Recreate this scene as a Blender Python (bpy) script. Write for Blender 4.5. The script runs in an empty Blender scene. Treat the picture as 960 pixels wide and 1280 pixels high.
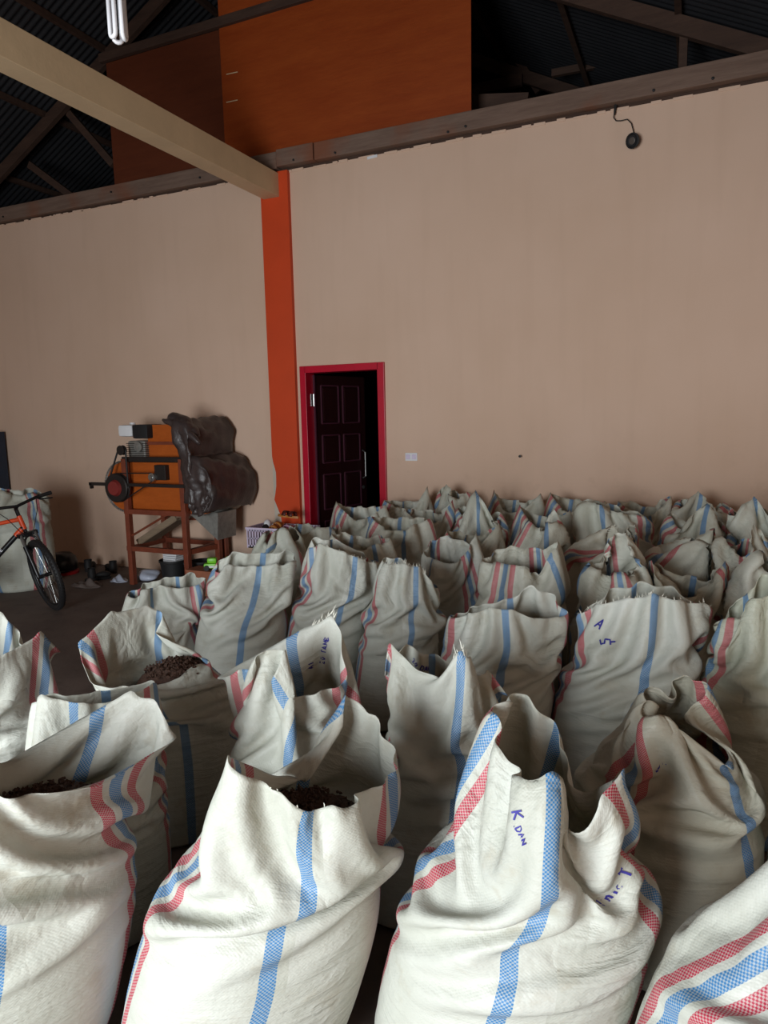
import bpy, bmesh, math, random
import numpy as np
from mathutils import Vector, Matrix

# ------------------------------------------------------------------ camera
scene = bpy.context.scene
COL = scene.collection
CAM_H = 1.70
YAW, PITCH, ROLL, FPX = math.radians(-24.18), math.radians(8.03), math.radians(1.222), 865.3
_f = np.array([math.sin(YAW)*math.cos(PITCH), math.cos(YAW)*math.cos(PITCH), -math.sin(PITCH)])
_r = np.array([math.cos(YAW), -math.sin(YAW), 0.0])
_d = np.cross(_f, _r)
_r2 = _r*math.cos(ROLL) + _d*math.sin(ROLL)
_d2 = -_r*math.sin(ROLL) + _d*math.cos(ROLL)
CAMPOS = np.array([0.0, 0.0, CAM_H])
camd = bpy.data.cameras.new('camera'); cam = bpy.data.objects.new('camera', camd); COL.objects.link(cam)
camd.sensor_fit = 'VERTICAL'; camd.sensor_height = 36.0; camd.lens = FPX/1280.0*36.0
camd.clip_start = 0.05; camd.clip_end = 200
cam.matrix_world = Matrix(((_r2[0], -_d2[0], -_f[0], 0), (_r2[1], -_d2[1], -_f[1], 0), (_r2[2], -_d2[2], -_f[2], CAM_H), (0, 0, 0, 1)))
scene.camera = cam

# ------------------------------------------------------------------ light
world = bpy.data.worlds.new('world'); scene.world = world; world.use_nodes = True
world.node_tree.nodes['Background'].inputs[0].default_value = (0.80, 0.90, 1.0, 1)
world.node_tree.nodes['Background'].inputs[1].default_value = 0.6

def area(name, loc, target, sx, sy, power, color):
    l = bpy.data.lights.new(name, 'AREA'); l.shape = 'RECTANGLE'; l.size = sx; l.size_y = sy
    l.energy = power; l.color = color
    o = bpy.data.objects.new(name, l); COL.objects.link(o)
    o.location = loc
    o.rotation_euler = (Vector(target)-Vector(loc)).to_track_quat('-Z', 'Y').to_euler()
    return o
# daylight coming in through the wide gate behind the photographer
GX0, GX1, GZ1, GY = -2.9, -0.7, 2.6, -2.6
area('daylight_gate', ((GX0+GX1)/2, GY-0.05, GZ1/2+0.05), ((GX0+GX1)/2, GY+5, GZ1/2-0.35), GX1-GX0-0.1, GZ1-0.1, 358, (0.90, 0.96, 1.0))

scene.view_settings.view_transform = 'Standard'
scene.view_settings.look = 'None'
scene.view_settings.exposure = 0.0
scene.view_settings.gamma = 1.0
scene.view_settings.use_curve_mapping = False
scene.cycles.use_denoising = True
scene.cycles.max_bounces = 8

# ------------------------------------------------------------------ helpers
def ray(px, py):
    return _r2*((px-480)/FPX) + _d2*((py-640)/FPX) + _f
def onY(px, py, Y):                       # point of the plane y = Y
    r = ray(px, py); return CAMPOS + r*(Y/r[1])
def onZ(px, py, z):
    r = ray(px, py); return CAMPOS + r*((z-CAM_H)/r[2])
def onPlane(px, py, c, n):
    r = ray(px, py); return CAMPOS + r*(np.dot(np.asarray(c)-CAMPOS, n)/np.dot(r, n))

def link(o, parent=None):
    COL.objects.link(o)
    if parent is not None: o.parent = parent
    return o
def tag(o, label=None, cat=None, group=None, kind=None):
    if label: o['label'] = label
    if cat: o['category'] = cat
    if group: o['group'] = group
    if kind: o['kind'] = kind
    return o
def empty(name, loc, rz=0.0):
    o = bpy.data.objects.new(name, None); o.empty_display_size = 0.1
    o.location = loc; o.rotation_euler = (0, 0, rz); COL.objects.link(o); return o

class MB:
    """collects shapes, builds one mesh object"""
    def __init__(s): s.bm = bmesh.new()
    def box(s, x0, x1, y0, y1, z0, z1, bev=0.0, rot=None, piv=None):
        r = bmesh.ops.create_cube(s.bm, size=1.0)
        vs = r['verts']
        bmesh.ops.scale(s.bm, vec=(abs(x1-x0), abs(y1-y0), abs(z1-z0)), verts=vs)
        bmesh.ops.translate(s.bm, vec=((x0+x1)/2, (y0+y1)/2, (z0+z1)/2), verts=vs)
        if bev > 0:
            es = list({e for v in vs for e in v.link_edges})
            rr = bmesh.ops.bevel(s.bm, geom=es, offset=bev, segments=2, affect='EDGES', profile=0.6)
            vs = list({v for f in rr['faces'] for v in f.verts} | {v for v in vs if v.is_valid})
        if rot is not None:
            bmesh.ops.rotate(s.bm, cent=piv if piv is not None else ((x0+x1)/2, (y0+y1)/2, (z0+z1)/2), matrix=rot, verts=vs)
        return s
    def bar(s, p, q, w, h=None, up=(0, 0, 1), bev=0.0):
        """rectangular bar from p to q"""
        p, q = Vector(p), Vector(q); h = w if h is None else h
        d = (q-p); L = d.length; d.normalize()
        u = Vector(up)
        if abs(d.dot(u)) > 0.98: u = Vector((0, 1, 0))
        x = d.cross(u).normalized(); z = x.cross(d).normalized()
        r = bmesh.ops.create_cube(s.bm, size=1.0); vs = r['verts']
        for v in vs:
            c = v.co.copy(); v.co = (p+q)/2 + x*c.x*w + d*c.y*L + z*c.z*h
        if bev > 0:
            es = list({e for v in vs for e in v.link_edges})
            bmesh.ops.bevel(s.bm, geom=es, offset=bev, segments=1, affect='EDGES')
        return s
    def tube(s, pts, r, seg=8, cap=True, closed=False):
        pts = [Vector(p) for p in pts]; n = len(pts)
        rr = r if isinstance(r, (list, tuple)) else [r]*n
        rings = []; prev = None
        for i, p in enumerate(pts):
            if closed: t = (pts[(i+1) % n]-pts[i-1])
            else: t = (pts[min(i+1, n-1)]-pts[max(i-1, 0)])
            t.normalize()
            if prev is None:
                a = Vector((0, 0, 1)) if abs(t.z) < 0.9 else Vector((1, 0, 0))
                x = t.cross(a).normalized()
            else:
                x = (prev - t*prev.dot(t)).normalized()
            prev = x; y = t.cross(x)
            rings.append([s.bm.verts.new(p + (x*math.cos(2*math.pi*k/seg)+y*math.sin(2*math.pi*k/seg))*rr[i]) for k in range(seg)])
        m = n if closed else n-1
        for i in range(m):
            a, b = rings[i], rings[(i+1) % n]
            for k in range(seg): s.bm.faces.new((a[k], a[(k+1) % seg], b[(k+1) % seg], b[k]))
        if cap and not closed:
            s.bm.faces.new(rings[0][::-1]); s.bm.faces.new(rings[-1])
        return s
    def lathe(s, prof, seg=24, mat=None, cap=True):
        """profile of (r, z), turned about z, then transformed by mat"""
        mat = mat or Matrix.Identity(4); rings = []
        for r, z in prof:
            if r < 1e-6: rings.append([s.bm.verts.new(mat @ Vector((0, 0, z)))])
            else: rings.append([s.bm.verts.new(mat @ Vector((r*math.cos(2*math.pi*k/seg), r*math.sin(2*math.pi*k/seg), z))) for k in range(seg)])
        for a, b in zip(rings[:-1], rings[1:]):
            for k in range(seg):
                k2 = (k+1) % seg
                if len(a) == 1 and len(b) == 1: continue
                if len(a) == 1: s.bm.faces.new((a[0], b[k2], b[k]))
                elif len(b) == 1: s.bm.faces.new((a[k], a[k2], b[0]))
                else: s.bm.faces.new((a[k], a[k2], b[k2], b[k]))
        if cap:
            if len(rings[0]) > 1: s.bm.faces.new(rings[0][::-1])
            if len(rings[-1]) > 1: s.bm.faces.new(rings[-1])
        return s
    def prism(s, poly, axis_vec, mat=None):
        """polygon of 3-D points extruded along axis_vec"""
        a = [s.bm.verts.new(Vector(p)) for p in poly]; av = Vector(axis_vec)
        b = [s.bm.verts.new(Vector(p)+av) for p in poly]
        s.bm.faces.new(a[::-1]); s.bm.faces.new(b)
        for i in range(len(a)):
            j = (i+1) % len(a); s.bm.faces.new((a[i], a[j], b[j], b[i]))
        return s
    def blob(s, c, r, sub=2, seed=0, amp=0.15, rot=None):
        res = bmesh.ops.create_icosphere(s.bm, subdivisions=sub, radius=1.0)
        rnd = random.Random(seed); ph = [(rnd.uniform(-3, 3), rnd.uniform(-3, 3), rnd.uniform(-3, 3), rnd.uniform(0, 6)) for _ in range(5)]
        R3 = rot or Matrix.Identity(3)
        for v in res['verts']:
            n = v.co.copy(); k = 1+amp*sum(math.sin(a*n.x+b*n.y+c2*n.z+d) for a, b, c2, d in ph)/2.2
            v.co = Vector(c) + R3 @ Vector((n.x*r[0]*k, n.y*r[1]*k, n.z*r[2]*k))
        return s
    def build(s, name, mat=None, parent=None, smooth=False, loc=None):
        bmesh.ops.recalc_face_normals(s.bm, faces=s.bm.faces[:])
        me = bpy.data.meshes.new(name); 
        if loc is not None: bmesh.ops.translate(s.bm, vec=-Vector(loc), verts=s.bm.verts[:])
        s.bm.to_mesh(me); s.bm.free()
        if mat: me.materials.append(mat)
        if smooth:
            for p in me.polygons: p.use_smooth = True
            if smooth != 'all':
                me.set_sharp_from_angle(angle=math.radians(40))
        o = bpy.data.objects.new(name, me)
        if loc is not None: o.location = loc
        return link(o, parent)

def copy_tree(o, parent=None):
    c = o.copy(); COL.objects.link(c); c.parent = parent
    for ch in [x for x in o.children]: copy_tree(ch, c)
    return c

# ------------------------------------------------------------------ materials
def newmat(name):
    m = bpy.data.materials.new(name); m.use_nodes = True
    nt = m.node_tree; b = nt.nodes['Principled BSDF']
    return m, nt, b
def nd(nt, typ, **kw):
    n = nt.nodes.new(typ)
    for k, v in kw.items(): setattr(n, k, v)
    return n
def mth(nt, op, a, b=None, c=None):
    n = nt.nodes.new('ShaderNodeMath'); n.operation = op
    for i, v in enumerate((a, b, c)):
        if v is None: continue
        if isinstance(v, (int, float)): n.inputs[i].default_value = v
        else: nt.links.new(v, n.inputs[i])
    return n.outputs[0]
def mix(nt, fac, a, b, blend='MIX'):
    n = nt.nodes.new('ShaderNodeMix'); n.data_type = 'RGBA'; n.blend_type = blend
    for s, v in ((n.inputs[0], fac), (n.inputs[6], a), (n.inputs[7], b)):
        if isinstance(v, (int, float)): s.default_value = v
        elif isinstance(v, tuple): s.default_value = v if len(v) == 4 else (*v, 1)
        else: nt.links.new(v, s)
    return n.outputs[2]
def noise(nt, vec, scale, detail=3, rough=0.5):
    n = nt.nodes.new('ShaderNodeTexNoise'); n.inputs['Scale'].default_value = scale
    n.inputs['Detail'].default_value = detail; n.inputs['Roughness'].default_value = rough
    if vec is not None: nt.links.new(vec, n.inputs['Vector'])
    return n.outputs['Fac']
def ramp(nt, fac, stops):
    n = nt.nodes.new('ShaderNodeValToRGB'); e = n.color_ramp.elements
    while len(e) < len(stops): e.new(0.5)
    for k, (p, c) in enumerate(stops):
        e[k].position = p; e[k].color = (*c, 1) if len(c) == 3 else c
    nt.links.new(fac, n.inputs[0]); return n.outputs[0]
def mapping(nt, src, scale=(1, 1, 1), rot=(0, 0, 0)):
    n = nt.nodes.new('ShaderNodeMapping'); n.inputs['Scale'].default_value = scale; n.inputs['Rotation'].default_value = rot
    nt.links.new(src, n.inputs['Vector']); return n.outputs[0]
def bump(nt, bsdf, h, strength=0.3, dist=0.01, normal=None):
    n = nt.nodes.new('ShaderNodeBump'); n.inputs['Strength'].default_value = strength; n.inputs['Distance'].default_value = dist
    nt.links.new(h, n.inputs['Height'])
    if normal is not None: nt.links.new(normal, n.inputs['Normal'])
    if bsdf is not None: nt.links.new(n.outputs[0], bsdf.inputs['Normal'])
    return n.outputs[0]
def geo(nt): return nt.nodes.new('ShaderNodeNewGeometry').outputs['Position']
def objc(nt): return nt.nodes.new('ShaderNodeTexCoord').outputs['Object']

def plain(name, col, rough=0.6, metal=0.0, var=0.15, scale=8.0, bmp=0.0, spec=0.5, stretch=(1, 1, 1)):
    m, nt, b = newmat(name)
    v = mapping(nt, objc(nt), stretch)
    n = noise(nt, v, scale, 4, 0.6)
    dark = tuple(c*(1-var) for c in col); lite = tuple(min(1, c*(1+var)) for c in col)
    nt.links.new(ramp(nt, n, [(0.3, dark), (0.7, lite)]), b.inputs['Base Color'])
    b.inputs['Roughness'].default_value = rough; b.inputs['Metallic'].default_value = metal
    b.inputs['Specular IOR Level'].default_value = spec
    if bmp: bump(nt, b, noise(nt, v, scale*4, 4), bmp, 0.005)
    return m
def srgb(r, g, b):
    f = lambda c: (c/255/12.92) if c/255 <= 0.04045 else ((c/255+0.055)/1.055)**2.4
    return (f(r), f(g), f(b))

def mat_wall():
    m, nt, b = newmat('peach_plaster'); p = geo(nt)
    n1 = noise(nt, p, 0.7, 4, 0.55); n2 = noise(nt, mapping(nt, p, (6, 6, 0.6)), 1.2, 4); n3 = noise(nt, p, 60, 3)
    c = ramp(nt, n1, [(0.3, srgb(208, 176, 152)), (0.7, srgb(217, 186, 164))])
    c = mix(nt, ramp(nt, n2, [(0.50, (0, 0, 0)), (0.85, (0.35, 0.35, 0.35))]), c, srgb(198, 166, 142))
    # soft scuffs and splash marks low on the wall
    sep = nd(nt, 'ShaderNodeSeparateXYZ'); nt.links.new(p, sep.inputs[0])
    low = mth(nt, 'MULTIPLY', ramp(nt, mth(nt, 'DIVIDE', sep.outputs['Z'], 2.2), [(0.3, (1, 1, 1)), (0.75, (0, 0, 0))]), ramp(nt, noise(nt, p, 5.0, 6, 0.7), [(0.56, (0, 0, 0)), (0.72, (0.5, 0.5, 0.5))]))
    c = mix(nt, low, c, srgb(176, 145, 122))
    nt.links.new(c, b.inputs['Base Color']); b.inputs['Roughness'].default_value = 0.75
    bump(nt, b, mth(nt, 'ADD', mth(nt, 'MULTIPLY', n3, 0.3), noise(nt, p, 9, 4)), 0.12, 0.01)
    return m
def mat_floor():
    m, nt, b = newmat('concrete_floor'); p = geo(nt)
    c = ramp(nt, noise(nt, p, 1.6, 6, 0.62), [(0.3, srgb(78, 66, 60)), (0.7, srgb(108, 94, 86))])
    c = mix(nt, ramp(nt, noise(nt, p, 7, 5), [(0.55, (0, 0, 0)), (0.75, (0.6, 0.6, 0.6))]), c, srgb(62, 50, 45))
    nt.links.new(c, b.inputs['Base Color']); b.inputs['Roughness'].default_value = 0.7
    bump(nt, b, noise(nt, p, 30, 5), 0.2, 0.01); return m
def mat_wood(name, a, c2, axis=(1, 8, 8), rough=0.75, scale=3.0, stain=None):
    m, nt, b = newmat(name); v = mapping(nt, objc(nt), axis)
    n = noise(nt, v, scale, 6, 0.6); n2 = noise(nt, v, scale*6, 4, 0.6)
    c = ramp(nt, n, [(0.28, a), (0.72, c2)])
    c = mix(nt, mth(nt, 'MULTIPLY', n2, 0.5), c, tuple(x*0.55 for x in a))
    if stain: c = mix(nt, ramp(nt, noise(nt, objc(nt), 1.7, 4), [(0.52, (0, 0, 0)), (0.7, (0.8, 0.8, 0.8))]), c, stain)
    nt.links.new(c, b.inputs['Base Color']); b.inputs['Roughness'].default_value = rough
    b.inputs['Specular IOR Level'].default_value = 0.3
    bump(nt, b, n2, 0.25, 0.004); return m
def mat_plaster_paint(name, col, v=0.06, rough=0.6):
    m, nt, b = newmat(name); p = geo(nt)
    n = noise(nt, p, 3.0, 5, 0.6)
    nt.links.new(ramp(nt, n, [(0.3, tuple(c*(1-v) for c in col)), (0.7, tuple(c*(1+v) for c in col))]), b.inputs['Base Color'])
    b.inputs['Roughness'].default_value = rough
    bump(nt, b, noise(nt, p, 25, 4), 0.12, 0.01); return m

SACK_C = 1.40
def mat_sack():
    m, nt, b = newmat('woven_sack'); L = nt.links
    uv = nd(nt, 'ShaderNodeUVMap'); uv.uv_map = 'UVMap'
    sep = nd(nt, 'ShaderNodeSeparateXYZ'); L.new(uv.outputs[0], sep.inputs[0])
    u = sep.outputs['X']; v = sep.outputs['Y']             # u: fraction round the sack, v: metres up the cloth
    info = nd(nt, 'ShaderNodeObjectInfo')
    um = mth(nt, 'MULTIPLY', u, SACK_C)
    # distance (m) from the nearest blue line (two per sack) and nearest triple line
    d1 = mth(nt, 'ABSOLUTE', mth(nt, 'SUBTRACT', mth(nt, 'FRACT', mth(nt, 'ADD', mth(nt, 'MULTIPLY', u, 2.0), 0.5)), 0.5))
    d1 = mth(nt, 'MULTIPLY', d1, SACK_C/2)
    d2 = mth(nt, 'ABSOLUTE', mth(nt, 'SUBTRACT', mth(nt, 'FRACT', mth(nt, 'MULTIPLY', u, 2.0)), 0.5))
    d2 = mth(nt, 'MULTIPLY', d2, SACK_C/2)
    hb = 0.0165
    blue1 = mth(nt, 'LESS_THAN', d1, hb)
    blue2 = mth(nt, 'LESS_THAN', d2, hb*0.95)
    red = mth(nt, 'LESS_THAN', mth(nt, 'ABSOLUTE', mth(nt, 'SUBTRACT', d2, 0.048)), 0.0145)
    blue = mth(nt, 'MAXIMUM', blue1, blue2)
    # weave: tapes about 4 mm wide, every second crossing shows the white warp
    tw = 0.0042
    cu = mth(nt, 'FLOOR', mth(nt, 'DIVIDE', um, tw)); cv = mth(nt, 'FLOOR', mth(nt, 'DIVIDE', v, tw))
    chk = mth(nt, 'MODULO', mth(nt, 'ADD', cu, mth(nt, 'ADD', cv, 20000)), 2.0)
    chk = mth(nt, 'LESS_THAN', chk, 0.5)
    tapefade = mth(nt, 'ADD', 0.42, mth(nt, 'MULTIPLY', chk, 0.58))
    # cloth colour
    cb = nd(nt, 'ShaderNodeCombineXYZ'); L.new(um, cb.inputs[0]); L.new(v, cb.inputs[1]); L.new(mth(nt, 'MULTIPLY', info.outputs['Random'], 37.0), cb.inputs[2])
    vec = cb.outputs[0]
    big = noise(nt, vec, 3.5, 3, 0.6)
    base = ramp(nt, big, [(0.30, srgb(194, 196, 184)), (0.72, srgb(218, 220, 212))])
    fib = noise(nt, mapping(nt, vec, (1, 60, 1)), 14, 2)
    base = mix(nt, mth(nt, 'MULTIPLY', fib, 0.16), base, srgb(184, 178, 156))
    dirt = ramp(nt, noise(nt, vec, 6.5, 4, 0.7), [(0.56, (0, 0, 0)), (0.80, (0.65, 0.65, 0.65))])
    base = mix(nt, dirt, base, srgb(176, 164, 138))
    base = mix(nt, 1.0, base, info.outputs['Color'], 'MULTIPLY')
    c = mix(nt, mth(nt, 'MULTIPLY', blue, tapefade), base, srgb(62, 130, 186))
    c = mix(nt, mth(nt, 'MULTIPLY', red, tapefade), c, srgb(190, 52, 78))
    L.new(c, b.inputs['Base Color'])
    b.inputs['Roughness'].default_value = 0.48
    b.inputs['Specular IOR Level'].default_value = 0.35
    # relief: long creases round the belly, fine crinkle, weave
    cre = nd(nt, 'ShaderNodeTexNoise'); cre.inputs['Scale'].default_value = 5.0; cre.inputs['Detail'].default_value = 3; cre.inputs['Distortion'].default_value = 0.8
    L.new(mapping(nt, vec, (1.0, 3.6, 1)), cre.inputs['Vector'])
    ridg = mth(nt, 'ABSOLUTE', mth(nt, 'SUBTRACT', cre.outputs['Fac'], 0.5))
    ridg = mth(nt, 'POWER', mth(nt, 'SUBTRACT', 1.0, mth(nt, 'MULTIPLY', ridg, 2.0)), 5.0)
    amt = ramp(nt, noise(nt, vec, 2.2, 2), [(0.45, (0.03, 0.03, 0.03)), (0.68, (1, 1, 1))])
    n1 = bump(nt, None, mth(nt, 'MULTIPLY', ridg, amt), 0.32, 0.010)
    cr2 = noise(nt, vec, 26, 3, 0.68)
    hl = noise(nt, mapping(nt, vec, (1.0, 9.0, 1)), 7.0, 2, 0.6)
    hl = mth(nt, 'MULTIPLY', hl, ramp(nt, v, [(0.30, (1, 1, 1)), (0.62, (0, 0, 0))]))
    n1 = bump(nt, None, hl, 0.35, 0.012, n1)
    cz = nd(nt, 'ShaderNodeTexNoise'); cz.inputs['Scale'].default_value = 6.5; cz.inputs['Detail'].default_value = 3; cz.inputs['Roughness'].default_value = 0.55; cz.inputs['Distortion'].default_value = 0.5
    L.new(mapping(nt, vec, (1, 0.75, 1), (0, 0, 0.5)), cz.inputs['Vector'])
    facet = mth(nt, 'ABSOLUTE', mth(nt, 'SUBTRACT', cz.outputs['Fac'], 0.5))
    upm = ramp(nt, v, [(0.40, (0.12, 0.12, 0.12)), (0.72, (1, 1, 1))])
    crm = mth(nt, 'MULTIPLY', mth(nt, 'MULTIPLY', facet, upm), ramp(nt, noise(nt, vec, 3.1, 2), [(0.35, (0.2, 0.2, 0.2)), (0.6, (1, 1, 1))]))
    n1 = bump(nt, None, crm, 0.6, 0.05, n1)
    n2 = bump(nt, None, cr2, 0.45, 0.008, n1)
    wv = mth(nt, 'MULTIPLY', mth(nt, 'SINE', mth(nt, 'MULTIPLY', um, math.pi/tw)), mth(nt, 'SINE', mth(nt, 'MULTIPLY', v, math.pi/tw)))
    n3 = bump(nt, b, wv, 0.16, 0.0008, n2)
    tr = nd(nt, 'ShaderNodeBsdfTranslucent'); L.new(mix(nt, 1.0, c, srgb(244, 236, 214), 'MULTIPLY'), tr.inputs[0]); L.new(n3, tr.inputs['Normal'])
    mx = nd(nt, 'ShaderNodeMixShader'); mx.inputs[0].default_value = 0.16
    out = nt.nodes['Material Output']
    L.new(b.outputs[0], mx.inputs[1]); L.new(tr.outputs[0], mx.inputs[2]); L.new(mx.outputs[0], out.inputs['Surface'])
    return m
M = {}
M['wall'] = mat_wall(); M['floor'] = mat_floor()
M['sack'] = mat_sack()
M['orange_paint'] = mat_plaster_paint('orange_paint', srgb(204, 66, 14), 0.05)
M['bare_plaster'] = mat_plaster_paint('bare_plaster', srgb(196, 184, 168), 0.08)
M['beam'] = mat_plaster_paint('beam_plaster', srgb(200, 174, 138), 0.08)
M['timber'] = mat_wood('grey_timber', srgb(108, 86, 74), srgb(136, 112, 98), (0.8, 9, 9), stain=srgb(126, 74, 50))
M['truss'] = mat_wood('old_truss_timber', srgb(64, 46, 38), srgb(86, 64, 52), (1, 6, 6))
M['ply'] = mat_wood('orange_plywood', srgb(146, 60, 20), srgb(164, 76, 28), (0.7, 1, 5), 0.5, 2.0)
M['ply_dark'] = mat_wood('brown_plywood', srgb(92, 44, 26), srgb(108, 54, 32), (0.7, 1, 5), 0.5, 2.0)
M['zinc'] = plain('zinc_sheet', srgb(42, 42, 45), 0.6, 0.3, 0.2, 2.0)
M['red_paint'] = plain('crimson_gloss', srgb(186, 14, 44), 0.35, 0, 0.08, 4)
M['door_wood'] = mat_wood('dark_door', srgb(38, 14, 16), srgb(50, 20, 20), (8, 8, 1), 0.35)
M['purple_edge'] = plain('door_edge', srgb(74, 34, 48), 0.5)
M['steel'] = plain('steel', srgb(180, 180, 178), 0.35, 0.9)
M['black'] = plain('black_rubber', srgb(26, 25, 26), 0.65)
M['black_gloss'] = plain('black_gloss', srgb(22, 22, 24), 0.3)
M['white_pl'] = plain('white_plastic', srgb(226, 226, 228), 0.4, 0, 0.04)
M['grain'] = plain('dark_grain', srgb(74, 50, 38), 0.7, 0, 0.45, 90, 0.8)
M['ink'] = plain('purple_ink', srgb(52, 48, 140), 0.6, 0, 0.05)
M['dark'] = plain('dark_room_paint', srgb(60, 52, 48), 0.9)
# ------------------------------------------------------------------ the setting
def struct(o, label=None): 
    o['kind'] = 'structure'
    if label: o['label'] = label
    return o
WX0, WX1, WY = -9.3, 1.35, 6.0
RIDGE_X, RIDGE_Z, SLOPE = -4.16, 6.59, 0.505        # underside of the rafters
def roof_z(x): return RIDGE_Z - SLOPE*abs(x-RIDGE_X)
ROOF_UP = 0.20
struct(MB().box(WX0-2, WX1+2, -9, 11.2, -0.12, 0).build('floor', M['floor']))
DX0, DX1, DZ = -3.500, -2.712, 2.125                # door hole
w = MB().box(WX0, DX0, WY, WY+0.15, 0, 4.0).box(DX1, WX1, WY, WY+0.15, 0, 4.0).box(DX0, DX1, WY, WY+0.15, DZ, 4.0)
wall_back = struct(w.build('wall_back', M['wall']), 'tall peach plastered back wall')
struct(MB().box(WX0-0.15, WX0, GY-0.15, 10.6, 0, 4.0).build('wall_left', M['wall']))
struct(MB().box(WX1, WX1+0.15, GY-0.15, 10.6, 0, 3.95).build('wall_right', M['wall']))
w = MB().box(WX0, GX0, GY-0.15, GY, 0, 4.0).box(GX1, WX1, GY-0.15, GY, 0, 4.0).box(GX0, GX1, GY-0.15, GY, GZ1, 4.0)
w.prism([(WX0, GY-0.15, 4.0), (WX1, GY-0.15, 4.0), (RIDGE_X, GY-0.15, RIDGE_Z+ROOF_UP)], (0, 0.15, 0))
struct(w.build('wall_front', M['wall']))
w = MB().box(WX0, WX1, 10.45, 10.6, 0, 4.0)
w.prism([(WX0, 10.45, 4.0), (WX1, 10.45, 4.0), (RIDGE_X, 10.45, RIDGE_Z+ROOF_UP)], (0, 0.15, 0))
struct(w.build('wall_far', M['dark']))
# the side room behind the door
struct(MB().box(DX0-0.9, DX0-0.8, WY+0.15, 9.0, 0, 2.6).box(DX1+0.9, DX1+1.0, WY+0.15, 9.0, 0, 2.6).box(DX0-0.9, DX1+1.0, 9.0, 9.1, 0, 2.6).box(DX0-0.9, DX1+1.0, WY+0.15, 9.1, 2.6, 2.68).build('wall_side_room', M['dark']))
# roof: corrugated zinc, waves running down the slope
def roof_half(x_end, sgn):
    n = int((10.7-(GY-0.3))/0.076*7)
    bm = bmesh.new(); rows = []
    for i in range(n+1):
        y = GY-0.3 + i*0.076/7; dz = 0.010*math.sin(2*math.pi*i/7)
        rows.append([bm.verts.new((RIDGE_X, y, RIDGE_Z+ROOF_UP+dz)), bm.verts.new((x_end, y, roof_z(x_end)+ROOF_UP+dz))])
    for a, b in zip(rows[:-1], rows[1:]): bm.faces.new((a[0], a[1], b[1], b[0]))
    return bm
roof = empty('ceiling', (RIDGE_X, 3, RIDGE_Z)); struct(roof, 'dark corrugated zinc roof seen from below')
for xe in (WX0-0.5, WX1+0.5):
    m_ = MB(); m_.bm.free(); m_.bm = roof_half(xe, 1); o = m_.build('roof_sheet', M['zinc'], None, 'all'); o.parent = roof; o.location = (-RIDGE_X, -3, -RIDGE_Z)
# trusses
def truss(y, chord_z=None, posts=(), braces=(), th=0.06):
    t = empty('roof_truss', (RIDGE_X, y, 4.2)); struct(t, 'dark old timber roof truss')
    off = Vector((RIDGE_X, y, 4.2))
    for xe in (WX0-0.2, WX1+0.2):
        p = Vector((RIDGE_X, y, RIDGE_Z+0.06))-off; q = Vector((xe, y, roof_z(xe)+0.06))-off
        MB().bar(p, q, th, 0.13).build('rafter', M['truss'], t)
    if chord_z:
        hw = (RIDGE_Z-chord_z)/SLOPE
        MB().bar(Vector((RIDGE_X-hw, y-0.06, chord_z))-off, Vector((RIDGE_X+hw, y-0.06, chord_z))-off, th, 0.12).build('tie_beam', M['truss'], t)
    for x, z0 in posts:
        MB().bar(Vector((x, y+0.055, z0))-off, Vector((x, y+0.055, roof_z(x)+0.1))-off, th, 0.10).build('post', M['truss'], t)
    for (x0, z0, x1, z1) in braces:
        MB().bar(Vector((x0, y+0.06, z0))-off, Vector((x1, y+0.06, z1))-off, 0.04, 0.08).build('brace', M['truss'], t)
    return t
def xz(px, py, Y): p = onY(px, py, Y); return float(p[0]), float(p[2])
b1 = (*xz(84, 140, 6.4), *xz(140, 205, 6.4)); b2 = (*xz(598, 0, 6.4), *xz(672, 112, 6.4)); b3 = (*xz(35, 205, 6.4), *xz(95, 250, 6.4))
px1 = xz(855, 40, 6.4)[0]; px2 = xz(722, 90, 6.4)[0]
truss(6.36, None, [(px1, 4.1)], [b1, b3])
MB_t2 = truss(8.6, xz(770, 78, 8.6)[1], [(xz(850, 60, 8.6)[0], 4.6), (xz(722, 90, 8.6)[0], 4.3), (RIDGE_X, 4.6)], [(*xz(598, 0, 8.6), *xz(672, 112, 8.6))])
truss(10.2, 5.0, [(RIDGE_X, 5.0)], [])
truss(2.2, None); truss(-0.2, None)
# purlins along the building
pur = empty('roof_purlins', (RIDGE_X, 3, 5.0)); struct(pur, 'timber purlins under the zinc roof')
for k in range(-5, 6):
    if k == 0: continue
    x = RIDGE_X + k*0.98
    MB().box(x-0.025-RIDGE_X, x+0.025-RIDGE_X, GY-3.2, 7.5, roof_z(x)+0.125-5.0, roof_z(x)+0.185-5.0).build('purlin', M['truss'], pur)
# low cross timbers stored on the wall top, right of the plywood
cb_ = empty('roof_cross_timber', (-1, 7.4, 4.5)); struct(cb_, 'low timber cross beams behind the wall plate')
p, q = onY(588, 130, 6.5), onY(660, 128, 6.5)
MB().bar(Vector(p)-Vector((-1, 7.4, 4.5)), Vector(q)-Vector((-1, 7.4, 4.5)), 0.06, 0.14).build('timber', M['truss'], cb_)
p, q = onY(690, 92, 8.1), onY(960, 40, 8.1)
MB().bar(Vector(p)-Vector((-1, 7.4, 4.5)), Vector(q)-Vector((-1, 7.4, 4.5)), 0.05, 0.07).build('timber', M['truss'], cb_)

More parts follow.
